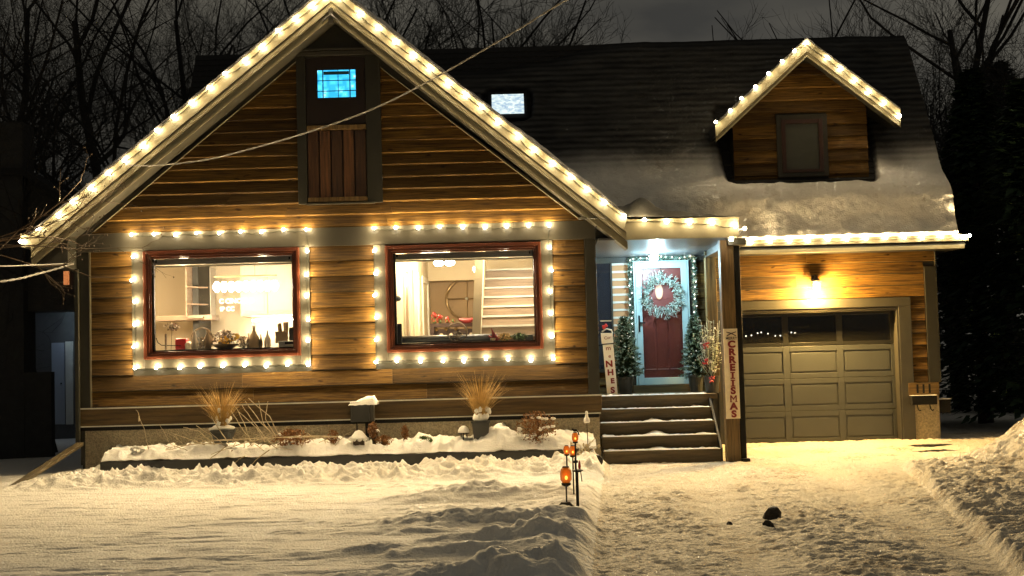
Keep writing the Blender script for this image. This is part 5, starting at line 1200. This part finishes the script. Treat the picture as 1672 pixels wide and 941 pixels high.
t = thing('dried_spray', 'dark dried flower spray above the red tin in the kitchen', 'dried flowers', W(281, 538, YS)); m = MB(); c = W(281, 534, YS); leafball(m, c, .13, .06, 120, .05, 77); build(m, 'flowers', 'dimware', t); m = MB(); m.tube([c, (c.x-.02, YS, SZ)], .005, 4); build(m, 'stem', 'darkstem', t)
stick_wreath('large dark hoop with dried leaves on the kitchen sill', 330, .155, SZ, seed=1)
onsill('vase', 'pale slim vase in front of the hoop on the kitchen sill', 'vase', 318, [(.045, 0), (.06, .06), (.035, .16), (.02, .24), (.028, .27)], 'ceramic', Y=YS-.06)
onsill('vase', 'brown figured jug right of the hoop on the kitchen sill', 'vase', 340, [(.04, 0), (.07, .08), (.05, .18), (.02, .24), (.03, .28)], 'tan', Y=YS-.04)
onsill('vase', 'small white jar with a dark pattern beside the red tin', 'vase', 308, [(.05, 0), (.055, .08), (.03, .12)], 'ceramic')
t = thing('flower_bowl', 'low dark bowl of yellow and dried flowers in the middle of the kitchen sill', 'flower bowl', (X(370, 570, YS), YS, SZ)); x = X(368, 570, YS)
m = MB(); m.lathe((x, YS, SZ), [(.1, 0), (.2, .05), (.22, .07)], 18); build(m, 'bowl', 'dimware', t)
m = MB(); leafball(m, (x, YS, SZ+.16), .21, .11, 330, .05, 5); build(m, 'dried_flowers', 'dimware', t); m = MB(); leafball(m, (x+.02, YS-.08, SZ+.12), .12, .05, 70, .06, 6); leafball(m, (x+.17, YS-.05, SZ+.17), .06, .04, 40, .06, 7); build(m, 'yellow_flowers', 'yellow', t)
m = MB(); leafball(m, (x, YS, SZ+.18), .2, .1, 150, .045, 8); build(m, 'pale_petals', 'ceramic', t)
t = thing('dried_bouquet', 'bundle of pale dried blossoms right of the yellow flower bowl', 'dried flowers', (X(398, 570, YS), YS, SZ)); m = MB(); leafball(m, (X(398, 570, YS), YS, SZ+.09), .11, .09, 200, .04, 15); build(m, 'blossoms', 'ceramic', t); m = MB(); leafball(m, (X(398, 570, YS), YS, SZ+.09), .11, .09, 110, .045, 16); build(m, 'dark_leaves', 'dimware', t)
for px, h_, w_, mm, lb in ((415, .33, .075, 'tan', 'patterned pale bottle, tallest on the kitchen sill'), (437, .26, .05, 'ceramic', 'slim pale bottle between the patterned bottle and the block'), (426, .2, .028, 'dimware', 'narrow dark bottle right of the patterned bottle'), (406, .22, .03, 'stairwood', 'thin pale bottle left of the patterned bottle')):
    onsill('bottle', lb, 'bottle', px, [(w_, 0), (w_*1.05, h_*.45), (w_*.5, h_*.68), (w_*.3, h_*.8), (w_*.32, h_)], mm)
m = MB(); x = X(459, 560, YS); m.box(x-.09, x+.09, YS, YS+.12, SZ+.06, SZ+.24, .4); m.tube([(x-.02, YS+.05, SZ+.24), (x-.03, YS+.05, SZ+.36)], .035, 8); tag(build(m, 'knife_block', 'tan', bevel=.006), 'brown block with a knob standing near the right end of the kitchen sill', 'block')
m = MB(); x = X(467, 560, YS+.25); m.tube([(x, YS+.25, SZ), (x, YS+.25, SZ+.38)], [.03, .045], 8); tag(build(m, 'wooden_goblet', 'stairwood'), 'tall pale wooden goblet behind the brown block in the kitchen', 'goblet')
m = MB(); x = X(475, 560, YS); m.box(x-.045, x+.045, YS+.1, YS+.2, SZ+.05, SZ+.3); tag(build(m, 'speaker_box', 'pot', bevel=.005), 'dark upright box at the right end of the kitchen sill', 'box')
m = MB(); x = X(470, 572, YS-.08); m.box(x-.14, x+.1, YS-.1, YS-.02, SZ, SZ+.09); o = build(m, 'toaster', 'white', bevel=.01); tag(o, 'small white appliance with a dark slot at the right end of the kitchen sill', 'appliance'); m = MB(); m.box(x-.04, x+.09, YS-.108, YS-.1, SZ+.04, SZ+.075); build(m, 'slot', 'black', o)
m = MB(); pts = [W(255, 552, YS), W(258, 560, YS), W(264, 564, YS), W(296, 565, YS)]; m.tube(pts, .007, 5); tag(build(m, 'wire_rack', 'black'), 'thin curved black wire at the left end of the kitchen sill', 'wire rack')
for nm, px_, Yd, pw_ in (('kitchen', 365, 20.38, 19), ('hall', 760, 20.38, 13)):  # unseen fill lamps added to brighten the things on both sills
    c = W(px_, 440, Yd); t = thing('fill_light', 'unseen ceiling fill lamp added to brighten the sill of the %s window' % nm, 'ceiling lamp', (c.x, Yd, ZC)); m = MB(); m.lathe((c.x, Yd+.1, ZC-.02), [(.05, 0), (.06, .018)], 14); build(m, 'lens', 'roomglow', t)
    for dx_ in (-.6, .6): lamp('fill_glow', (c.x+dx_, Yd, ZC-.25), pw_/2, (1, .8, .5), .08, t)
# --- hall
t = thing('wall_clock', 'very large round wire wall clock on the tan wall at the end of the hall', 'clock', W(762, 490, 25.95)); c = W(762, 488, 25.95); rc = .40
rc = (X(762, 488, 25.95)-X(729, 488, 25.95))
m = MB(); m.tube([(c.x+rc*math.cos(a), 25.93, c.z+rc*math.sin(a)) for a in np.linspace(0, 6.283, 49)], .026, 6); build(m, 'rim', 'clockmetal', t)
m = MB(); m.tube([(c.x-rc, 25.94, c.z), (c.x+rc, 25.94, c.z)], .014, 5); m.tube([(c.x, 25.94, c.z-rc), (c.x, 25.94, c.z+rc)], .014, 5)
build(m, 'cross_bars', 'clockmetal', t)
m = MB()
for k in range(12): a = k*math.pi/6; m.tube([(c.x+rc*.76*math.cos(a), 25.945, c.z+rc*.76*math.sin(a)), (c.x+rc*.92*math.cos(a), 25.945, c.z+rc*.92*math.sin(a))], .006, 4)
build(m, 'hour_marks', 'clockmetal', t); m = MB(); m.blob((c.x, 25.92, c.z), .03, .02, .03, 0, 0, 10); build(m, 'hub', 'white', t)
t = thing('hall_light', 'twin glowing ceiling lamp in the hall', 'ceiling lamp', W(725, 430, 23)); c = W(725, 434, 23.2)
for dx_ in (-.09, .1): m = MB(); m.lathe((c.x+dx_, 23.2, c.z), [(.05, 0), (.085, .03), (.085, .07), (.05, .09)], 14); build(m, 'lamp_shade', 'roomglow', t, smooth=True)
m = MB(); m.box(c.x-.15, c.x+.16, 23.15, 23.25, c.z+.091, c.z+.12); build(m, 'base', 'white', t)
lamp('hall_glow', (c.x, 23.1, c.z-.12), 33, (1, .78, .44), .12, t); c2 = W(700, 480, 21.2); lamp('hall_glow', (c2.x, 21.3, ZC-.35), 20, (1, .83, .52), .12, t)
c2 = W(840, 440, 20.9); lamp('hall_glow', (c2.x+.1, 20.7, ZC-.5), 18, (1, .85, .6), .12, t)
t = thing('hall_lantern', 'small bright hanging lamp beside the stair wall', 'ceiling lamp', W(779, 440, 24.5)); c = W(779, 440, 24.5); m = MB(); m.lathe((c.x, 24.5, c.z-.08), [(.03, 0), (.07, .06), (.075, .12)], 12); build(m, 'lamp_shade', 'roomglow', t)
t = thing('console_table', 'dark carved console table in front of the tan hall wall', 'table', W(740, 555, 23.5)); bx = rect(703, 528, 777, 556, 23.3)
m = MB(); m.box(bx[0], bx[1], 23.2, 23.5, bx[3]-.06, bx[3]); m.box(bx[0], bx[0]+.07, 23.2, 23.5, 1, bx[3]-.061); m.box(bx[1]-.05, bx[1], 23.2, 23.5, 1, bx[3]-.061); m.box(bx[0]+.08, bx[1]-.06, 23.3, 23.48, 1, bx[3]-.1); build(m, 'carcass', 'signdark', t)
for k in range(8): m = MB(); xx = bx[0]+.1+k*(bx[1]-bx[0]-.18)/7; m.lathe((xx, 23.28, bx[3]-.1-.1*(k % 2)), [(.0, 0), (.035, .01), (.035, .012), (0, .03)], 10, axis='y'); build(m, 'carved_disc', 'ceramic' if k % 2 else 'clockmetal', t)
for i, (px, py, s) in enumerate(((709, 518, .09), (718, 521, .08), (731, 524, .07), (740, 524, .04))):
    c = W(px, py, 23.25); t = thing('red_flower_vase', ['tallest vase of red flowers at the left end of the console', 'second vase of red flowers on the console', 'vase of small dark red flowers on the console', 'tiny red bloom at the right of the flower vases'][i], 'vase', (c.x, 23.25, bx[3])); m = MB(); leafball(m, c, s*.6, s, 60, .045, 30+i); build(m, 'blooms', 'red', t); m = MB(); m.lathe((c.x, 23.25, bx[3]+.001), [(.02, 0), (.03, .03), (.015, .08)], 8); leafball(m, (c.x, 23.25, (c.z+bx[3])/2), s*.4, s*.5, 25, .05, 40+i); build(m, 'vase', 'green', t)
m = MB(); c = W(762, 523, 23.1); m.tube([(c.x-.14, 23.1, c.z+.02), (c.x-.05, 23.1, c.z-.01), (c.x+.05, 23.1, c.z-.01), (c.x+.15, 23.1, c.z+.02)], [.02, .045, .045, .02], 8); tag(build(m, 'red_cushion', 'signred'), 'dark red roll lying on the right half of the console', 'bolster')
m = MB(); m.tube([(X(650, 560, YS+.05), YS+.05, HZ+.06), (X(812, 560, YS+.05), YS+.05, HZ+.06)], .055, 12); tag(build(m, 'sofa_back', M['soffit'], smooth=True), 'long grey padded roll along the hall window sill', 'bolster')
x = X(650, 560, YS-.05); m = MB(); m.box(x-.04, x+.06, YS-.06, YS+.0, HZ-.02, HZ+.3); tag(build(m, 'dark_speaker', 'black', bevel=.01), 'tall dark box at the left end of the hall window sill', 'box')
m = MB(); c = W(648, 488, YS); m.blob(c, .07, .05, .045, 3, .1, 12); m.tube([c, (c.x-.02, YS, c.z+.5)], .004, 4); tag(build(m, 'hanging_dish', 'pot', smooth=True), 'small dark dish hanging at the left edge of the hall window', 'ornament')
stick_wreath('dark hoop wreath standing in the middle of the hall window sill', 747, .145, HZ-.01, seed=4)
t = thing('cactus_plant', 'small plant with pointed reddish leaves on the hall window sill', 'plant', (X(805, 565, YS), YS, HZ)); m = MB(); x = X(805, 565, YS)
for dx_, h_ in ((-.05, .1), (.0, .2), (.05, .12), (.1, .08)): m.tube([(x+dx_*.4, YS, HZ), (x+dx_*.8+.01, YS, HZ+h_*.6), (x+dx_-.02, YS, HZ+h_)], [.018, .022, .003], 6)
build(m, 'leaves', 'signred', t); m = MB(); m.lathe((x, YS, HZ-.0), [(.04, 0), (.05, .05)], 10); build(m, 'pot', 'dimware', t)
for i, (px, mm, lb) in enumerate(((824, 'yellow', 'low mossy yellow plant on the hall window sill'), (849, 'green', 'dark green bushy plant at the right of the hall window sill'))):
    t = thing('sill_plant', lb, 'plant', (X(px, 568, YS), YS, HZ)); m = MB(); leafball(m, (X(px, 568, YS), YS, HZ+.06), .12, .055, 260, .035, 60+i); build(m, 'leaves', mm if mm == 'green' else 'grassdry', t)
    m = MB(); leafball(m, (X(px, 568, YS), YS, HZ+.05), .12, .05, 120, .035, 70+i); build(m, 'dark_leaves', 'green', t)
m = MB(); x = X(864, 565, YS); m.box(x-.05, x+.06, YS, YS+.1, HZ+.03, HZ+.08); m.box(x-.055, x+.065, YS-.01, YS+.11, HZ, HZ+.03); tag(build(m, 'small_box', 'pot'), 'small dark box with a pale base at the right end of the hall sill', 'box')
# ================================================================== CABLES
def cable(label, pts, r=.012, twist=True, name='service_cable', m='cable'):
    pts = [Vector(p) for p in pts]; out = []
    mb = MB()
    def cat(ps, n):
        res = []
        for i in range(len(ps)-1):
            p0, p1, p2, p3 = ps[max(i-1, 0)], ps[i], ps[i+1], ps[min(i+2, len(ps)-1)]
            for k in range(n): t = k/n; res.append(.5*((2*p1)+(-p0+p2)*t+(2*p0-5*p1+4*p2-p3)*t*t+(-p0+3*p1-3*p2+p3)*t**3))
        res.append(ps[-1]); return res
    c = cat(pts, 40)
    if twist:
        for s in (0, math.pi):
            L0 = 0; q = []
            for i, p in enumerate(c):
                if i: L0 += (p-c[i-1]).length
                a = L0*14+s; q.append(p+Vector((math.sin(a)*.3*r*.0, math.cos(a)*r*.8, math.sin(a)*r*.8)))
            mb.tube(q, r*.75, 5)
    else: mb.tube(c, r, 6)
    return tag(build(mb, name, m, smooth=True), label, 'cable')
cable('twisted power cable running from the top of the picture down to the left gable slope', [W(1060, -70, 13.5), W(925, 0, 14.8), W(835, 55, 15.6), W(700, 133, 16.8), W(600, 182, 17.6), W(500, 217, 18.3), W(400, 246, 18.9), W(330, 262, 19.25), W(245, 271, 19.45), W(205, 269, 19.47)], .008)
cable('thin pale cable reaching the left corner of the house, the upper of two', [W(-200, 440, 15), W(0, 435, 17.2), W(60, 433, 18.4), W(118, 430, 19.75)], .008, False)
cable('pale twisted cable reaching the left corner of the house, the lower of two', [W(-200, 480, 15), W(0, 460, 17.2), W(60, 448, 18.4), W(120, 431, 19.75)], .010)
# ================================================================== TREES
def tree(label, x, y, h, r0, seed, lean=(0, 0), dens=1.0, spread=.55, minr=.008, maxlev=5, first=.22):
    r = random.Random(seed); t = thing('bare_tree', label, 'tree', (x, y, 0), 'bare trees behind the house')
    T = MB(); C = MB(); cnt = [0]
    def grow(p, d, ln, rad, lev):
        nseg = 5 if lev < 2 else 4 if lev < 4 else 3
        pts = [p.copy()]; rr = [rad]; cur = p.copy(); dd = d.copy()
        for i in range(nseg):
            dd = (dd+Vector((r.uniform(-1, 1), r.uniform(-1, 1), r.uniform(-.6, .8)))*(.15+.06*lev)+Vector((0, 0, .05 if lev else 0))).normalized()
            cur = cur+dd*ln/nseg; pts.append(cur.copy()); rr.append(rad*(1-.55*(i+1)/nseg) if lev else rad*(1-.6*(i+1)/nseg))
        (T if lev == 0 else C).tube(pts, rr, 8 if lev == 0 else (5 if lev < 3 else 3), cap=False); cnt[0] += 1
        if lev >= maxlev or cnt[0] > 9000: return
        n = {0: int(11*dens+2), 1: int(8*dens+1), 2: int(6*dens+1), 3: 6, 4: 5}.get(lev, 3)
        for k in range(n):
            f = (first if lev == 0 else .18)+(1-(first if lev == 0 else .18))*(k+r.random())/n; i = min(nseg-1, int(f*nseg)); q = pts[i].lerp(pts[i+1], f*nseg-i)
            ax = (pts[i+1]-pts[i]).normalized(); pr = ax.cross(Vector((r.uniform(-1, 1), r.uniform(-1, 1), r.uniform(-1, 1)))).normalized(); sp = spread*r.uniform(.75, 1.4)
            nd = (ax*math.cos(sp)+pr*math.sin(sp)).normalized(); grow(q, nd, ln*r.uniform(.42, .72)*(1.0-.25*f if lev == 0 else 1), max(minr*.6, rr[i]*r.uniform(.42, .62)), lev+1)
    grow(Vector((x, y, -.1)), Vector((lean[0], lean[1], 1)).normalized(), h, r0, 0)
    build(T, 'trunk', 'bark', t); build(C, 'crown', 'bark', t)
def at(px, Y): return W(px, 470, Y).x
tree('tall bare tree with a forked trunk standing behind the left gable slope', at(203, 27), 27, 9.5, .16, 3, (.0, 0), .9, .65, .005)
tree('bare tree leaning right beside the neighbouring house', at(85, 25.5), 25.5, 8.0, .13, 8, (-.2, 0), .9, .85, .005)
tree('bare tree at the far left edge above the neighbouring roof', at(-10, 30), 30, 10, .13, 14, (.05, 0), .9, .65, .006)
tree('spreading bare tree left of the gable peak', at(340, 34), 34, 10.5, .13, 21, (.02, 0), .95, .65, .006)
tree('dense bare tree just right of the gable peak', at(640, 40), 40, 11.5, .16, 31, (0, 0), 1.2, .65, .011)
tree('bare tree behind the middle of the roof ridge', at(740, 38), 38, 10.3, .15, 35, (0, 0), 1.2, .65, .010)
tree('slim bare tree whose top shows above the roof ridge', at(860, 42), 42, 9.9, .12, 39, (0, 0), 1.0, .5, .010)
tree('small bare tree top above the ridge left of the dormer', at(1300, 46), 46, 10.0, .12, 43, (0, 0), 1.0, .6, .010)
tree('bare tree behind the right end of the roof', at(1430, 44), 44, 11.0, .15, 47, (0, 0), 1.2, .6, .011)
tree('large dark bare tree right of the roof', at(1560, 33), 33, 10.5, .16, 51, (.0, 0), 1.3, .65, .010, first=.1)
tree('dark bare tree at the far right edge', at(1680, 30), 30, 9.5, .16, 55, (-.05, 0), 1.3, .65, .009, first=.1)
# dark evergreens filling the right edge
def evergreen(label, x, y, h, w, seed, z0=0):
    r = random.Random(seed); t = thing('evergreen_tree', label, 'evergreen', (x, y, z0), 'dark evergreens at the sides'); m = MB(); m.tube([(x, y, z0), (x, y, z0+h*.95)], [.16, .03], 7); build(m, 'trunk', 'bark', t)
    m = MB()
    for i in range(7500):
        u = r.random()**.8; z = z0+h*(.05+.95*u); a = r.uniform(0, 6.283); rr = w*(1-u)**.7*r.uniform(.2, 1.05)*(1+.25*math.sin(a*3+seed+u*9)); s = r.uniform(.12, .3)
        p = Vector((x+rr*math.cos(a), y+rr*math.sin(a), z)); d = Vector((math.cos(a), math.sin(a), r.uniform(-.7, .2))).normalized(); sv = d.cross(Vector((0, 0, 1))).normalized()*s*.4
        m.quad(p-sv*.5, p+d*s*.5-sv, p+d*s, p+sv*.5)
    build(m, 'crown', M['fir'], t)
evergreen('tall dark evergreen filling the gap right of the house', at(1600, 27), 27, 7.2, 1.5, 1)
evergreen('wide dark evergreen at the right edge of the picture', at(1690, 25), 25, 6.6, 1.8, 2)
evergreen('dark evergreen farther back between the two nearer ones', at(1650, 36), 36, 9.3, 2.4, 3)
evergreen('low dark evergreen behind the garage corner', at(1565, 33), 33, 6.3, 1.8, 4)
evergreen('broad dark evergreen in the gap beside the left neighbour', at(60, 36), 36, 4.6, 1.8, 5)
# snow laden shrub in the dark at the right
c = G(1640, 705); t = thing('snowy_hedge', 'dim snow laden bush in the dark beyond the right snow bank', 'bush', (at(1650, 31), 31, 0)); m = MB(); xb = at(1650, 31)
leafball(m, (xb, 31, .9), 1.25, .95, 3600, .13, 99); build(m, 'leaves', 'fir', t)
m = MB(); m.blob((xb+.1, 30.9, 1.7), .6, .4, .1, 4, .9, 24, 3); m.blob((xb-.5, 30.7, 1.1), .35, .3, .07, 7, .9, 18, 3); build(m, 'snow', 'shaded_snow', t, smooth=True)
# overhanging twigs at the left eave
t = thing('young_tree', 'thin bare sapling whose twigs cross the lit left end of the gable', 'tree', (at(-60, 18.4), 18.4, 0))
m = MB(); m.tube([(at(-60, 18.4), 18.4, 0), W(-50, 560, 18.5), W(-40, 420, 18.6)], [.05, .04, .03], 7); build(m, 'trunk', 'bark', t)
m = MB(); r = random.Random(4)
def twig(p, e, r0, lev):
    pts = [p]; n = 5
    for k in range(1, n+1): pts.append(p.lerp(e, k/n)+Vector((r.uniform(-1, 1), r.uniform(-.5, .5), r.uniform(-1, 1)))*(e-p).length*.035)
    m.tube(pts, [r0*(1-.6*k/n) for k in range(n+1)], 5)
    if lev < 2:
        for k in range(5 if lev == 0 else 3):
            q = pts[r.randint(2, 5)]; d = (e-p); d = Matrix.Rotation(r.choice((-1, 1))*r.uniform(.4, .95), 3, 'Y') @ d; twig(q, q+d*r.uniform(.16, .34), r0*.5, lev+1)
    else: m.blob(pts[-1], .011, .011, .014, k, .2, 6)
s0 = W(-40, 420, 18.6)
for (px, py, r0) in ((135, 300, .016), (112, 390, .018), (165, 330, .013), (205, 455, .011), (145, 350, .013), (235, 405, .011), (182, 375, .009)):
    twig(s0+Vector((0, r.uniform(-.1, .1), r.uniform(-.2, .3))), W(px, py, 19.25), r0, 0)
build(m, 'twigs', 'darkstem', t)
# ================================================================== NEIGHBOURS
t = thing('neighbour_house', 'dark unlit neighbouring house at the left edge', 'house', (at(-40, 24), 24, 0))
m = MB(); m.box(at(-260, 24), at(38, 24), 24, 24.6, 0, Z(0, 200, 24)); build(m, 'wall', 'housedark', t)
m = MB(); a, b_, c = W(38, 288, 24), W(118, 345, 24), W(118, 470, 24); x0 = at(-20, 24)
zc_ = Z(100, 507, 24.2); m.prism([(x0, zc_), (b_.x-.0, zc_), (b_.x, c.z), (b_.x, b_.z), (a.x, a.z), (x0, a.z)], 24.2, 24.9); m.v = m.v; build(m, 'wing_wall', 'housedark', t)
m = MB(); m.prism([(x0, a.z+.02), (a.x, a.z+.02), (b_.x+.1, b_.z-.02), (b_.x+.1, b_.z+.1), (a.x, a.z+.14), (x0, a.z+.14)], 23.9, 25); build(m, 'roof', 'shingle', t)
m = MB(); m.box(x0, at(82, 24), 24.01, 24.19, 0, 1.6); build(m, 'lower_wall', 'housedark', t)
q_ = rect(104, 443, 112, 465, 24.15); m = MB(); m.box(q_[0], q_[1], 24.14, 24.19, q_[2], q_[3]); build(m, 'lit_window', mat('dim_orange_window', (.3, .1, .03), .5, emit=(1, .33, .1), estr=.1), t)
t = thing('garage_shed', 'grey shed with a pale blue lit door between the two houses', 'shed', (at(105, 31), 31, 0))
s = rect(84, 510, 126, 703, 31); m = MB(); m.box(s[0]-.6, s[1]+.6, 31.02, 34, 0, s[3]); build(m, 'wall', M['soffit'], t)
m = MB(); m.box(s[0]-.7, s[1]+.7, 30.75, 34.2, s[3], s[3]+.12); build(m, 'roof', 'shingle', t)
d = rect(85, 560, 106, 693, 31); m = MB(); m.box(d[0], d[1], 30.98, 31.015, d[2], d[3]); o = build(m, 'door', mat('grey_blue_door', (.3, .33, .38), .5), t); m = MB(); m.blob((d[1]-.07, 30.95, (d[2]+d[3])/2), .02, .02, .02, 0, 0, 8); build(m, 'handle', 'black', o)
d2 = rect(108, 560, 120, 693, 31); m = MB(); m.box(d2[0], d2[1], 30.96, 31.015, d2[2], d2[3]+.03); build(m, 'door_trim', 'white', t)
lx = (d2[0]+d2[1])/2; m = MB(); m.lathe((lx+.5, 30.6, s[3]-.25), [(.03, 0), (.06, .08), (.03, .14)], 10); build(m, 'lamp', 'coldglow', t)
lamp('shed_light', (lx+.35, 29.9, s[3]-.3), 1.8, (.55, .75, 1), .08, t)
# ================================================================== world, render
w = bpy.data.worlds.new('World'); sc.world = w; w.use_nodes = True; N = w.node_tree.nodes; L = w.node_tree.links; bg = N['Background']
tc = N.new('ShaderNodeTexCoord'); mp = N.new('ShaderNodeMapping'); mp.inputs['Scale'].default_value = (1, 1, 3.2); L.new(tc.outputs['Generated'], mp.inputs[0])
no = N.new('ShaderNodeTexNoise'); no.inputs['Scale'].default_value = 3.1; no.inputs['Detail'].default_value = 5; no.inputs['Roughness'].default_value = .5; L.new(mp.outputs[0], no.inputs['Vector'])
cr = N.new('ShaderNodeValToRGB'); cr.color_ramp.elements[0].position = .33; cr.color_ramp.elements[1].position = .68
cr.color_ramp.elements[0].color = (.018, .0175, .016, 1); cr.color_ramp.elements[1].color = (.06, .055, .043, 1)
L.new(no.outputs['Fac'], cr.inputs[0]); sx_ = N.new('ShaderNodeSeparateXYZ'); L.new(tc.outputs['Generated'], sx_.inputs[0]); mr_ = N.new('ShaderNodeMapRange'); mr_.inputs['From Min'].default_value = -.3; mr_.inputs['From Max'].default_value = .15; mr_.inputs['To Min'].default_value = .7; mr_.inputs['To Max'].default_value = 1.1
L.new(sx_.outputs[0], mr_.inputs[0]); vs_ = N.new('ShaderNodeVectorMath'); vs_.operation = 'SCALE'; L.new(cr.outputs[0], vs_.inputs[0]); L.new(mr_.outputs[0], vs_.inputs['Scale']); L.new(vs_.outputs[0], bg.inputs[0]); bg.inputs[1].default_value = .4
sc.view_settings.view_transform = 'Standard'; sc.view_settings.look = 'None'; sc.view_settings.exposure = EXPO; sc.view_settings.gamma = 1
sc.cycles.use_denoising = True; sc.cycles.denoiser = 'OPENIMAGEDENOISE'
sc.cycles.use_light_tree = True; sc.cycles.sample_clamp_indirect = 4; sc.cycles.sample_clamp_direct = 0
sc.cycles.max_bounces = 5; sc.cycles.diffuse_bounces = 3; sc.cycles.glossy_bounces = 3; sc.cycles.transparent_max_bounces = 12
sc.cycles.caustics_reflective = False; sc.cycles.caustics_refractive = False
sc.cycles.use_adaptive_sampling = True; sc.cycles.adaptive_threshold = .02
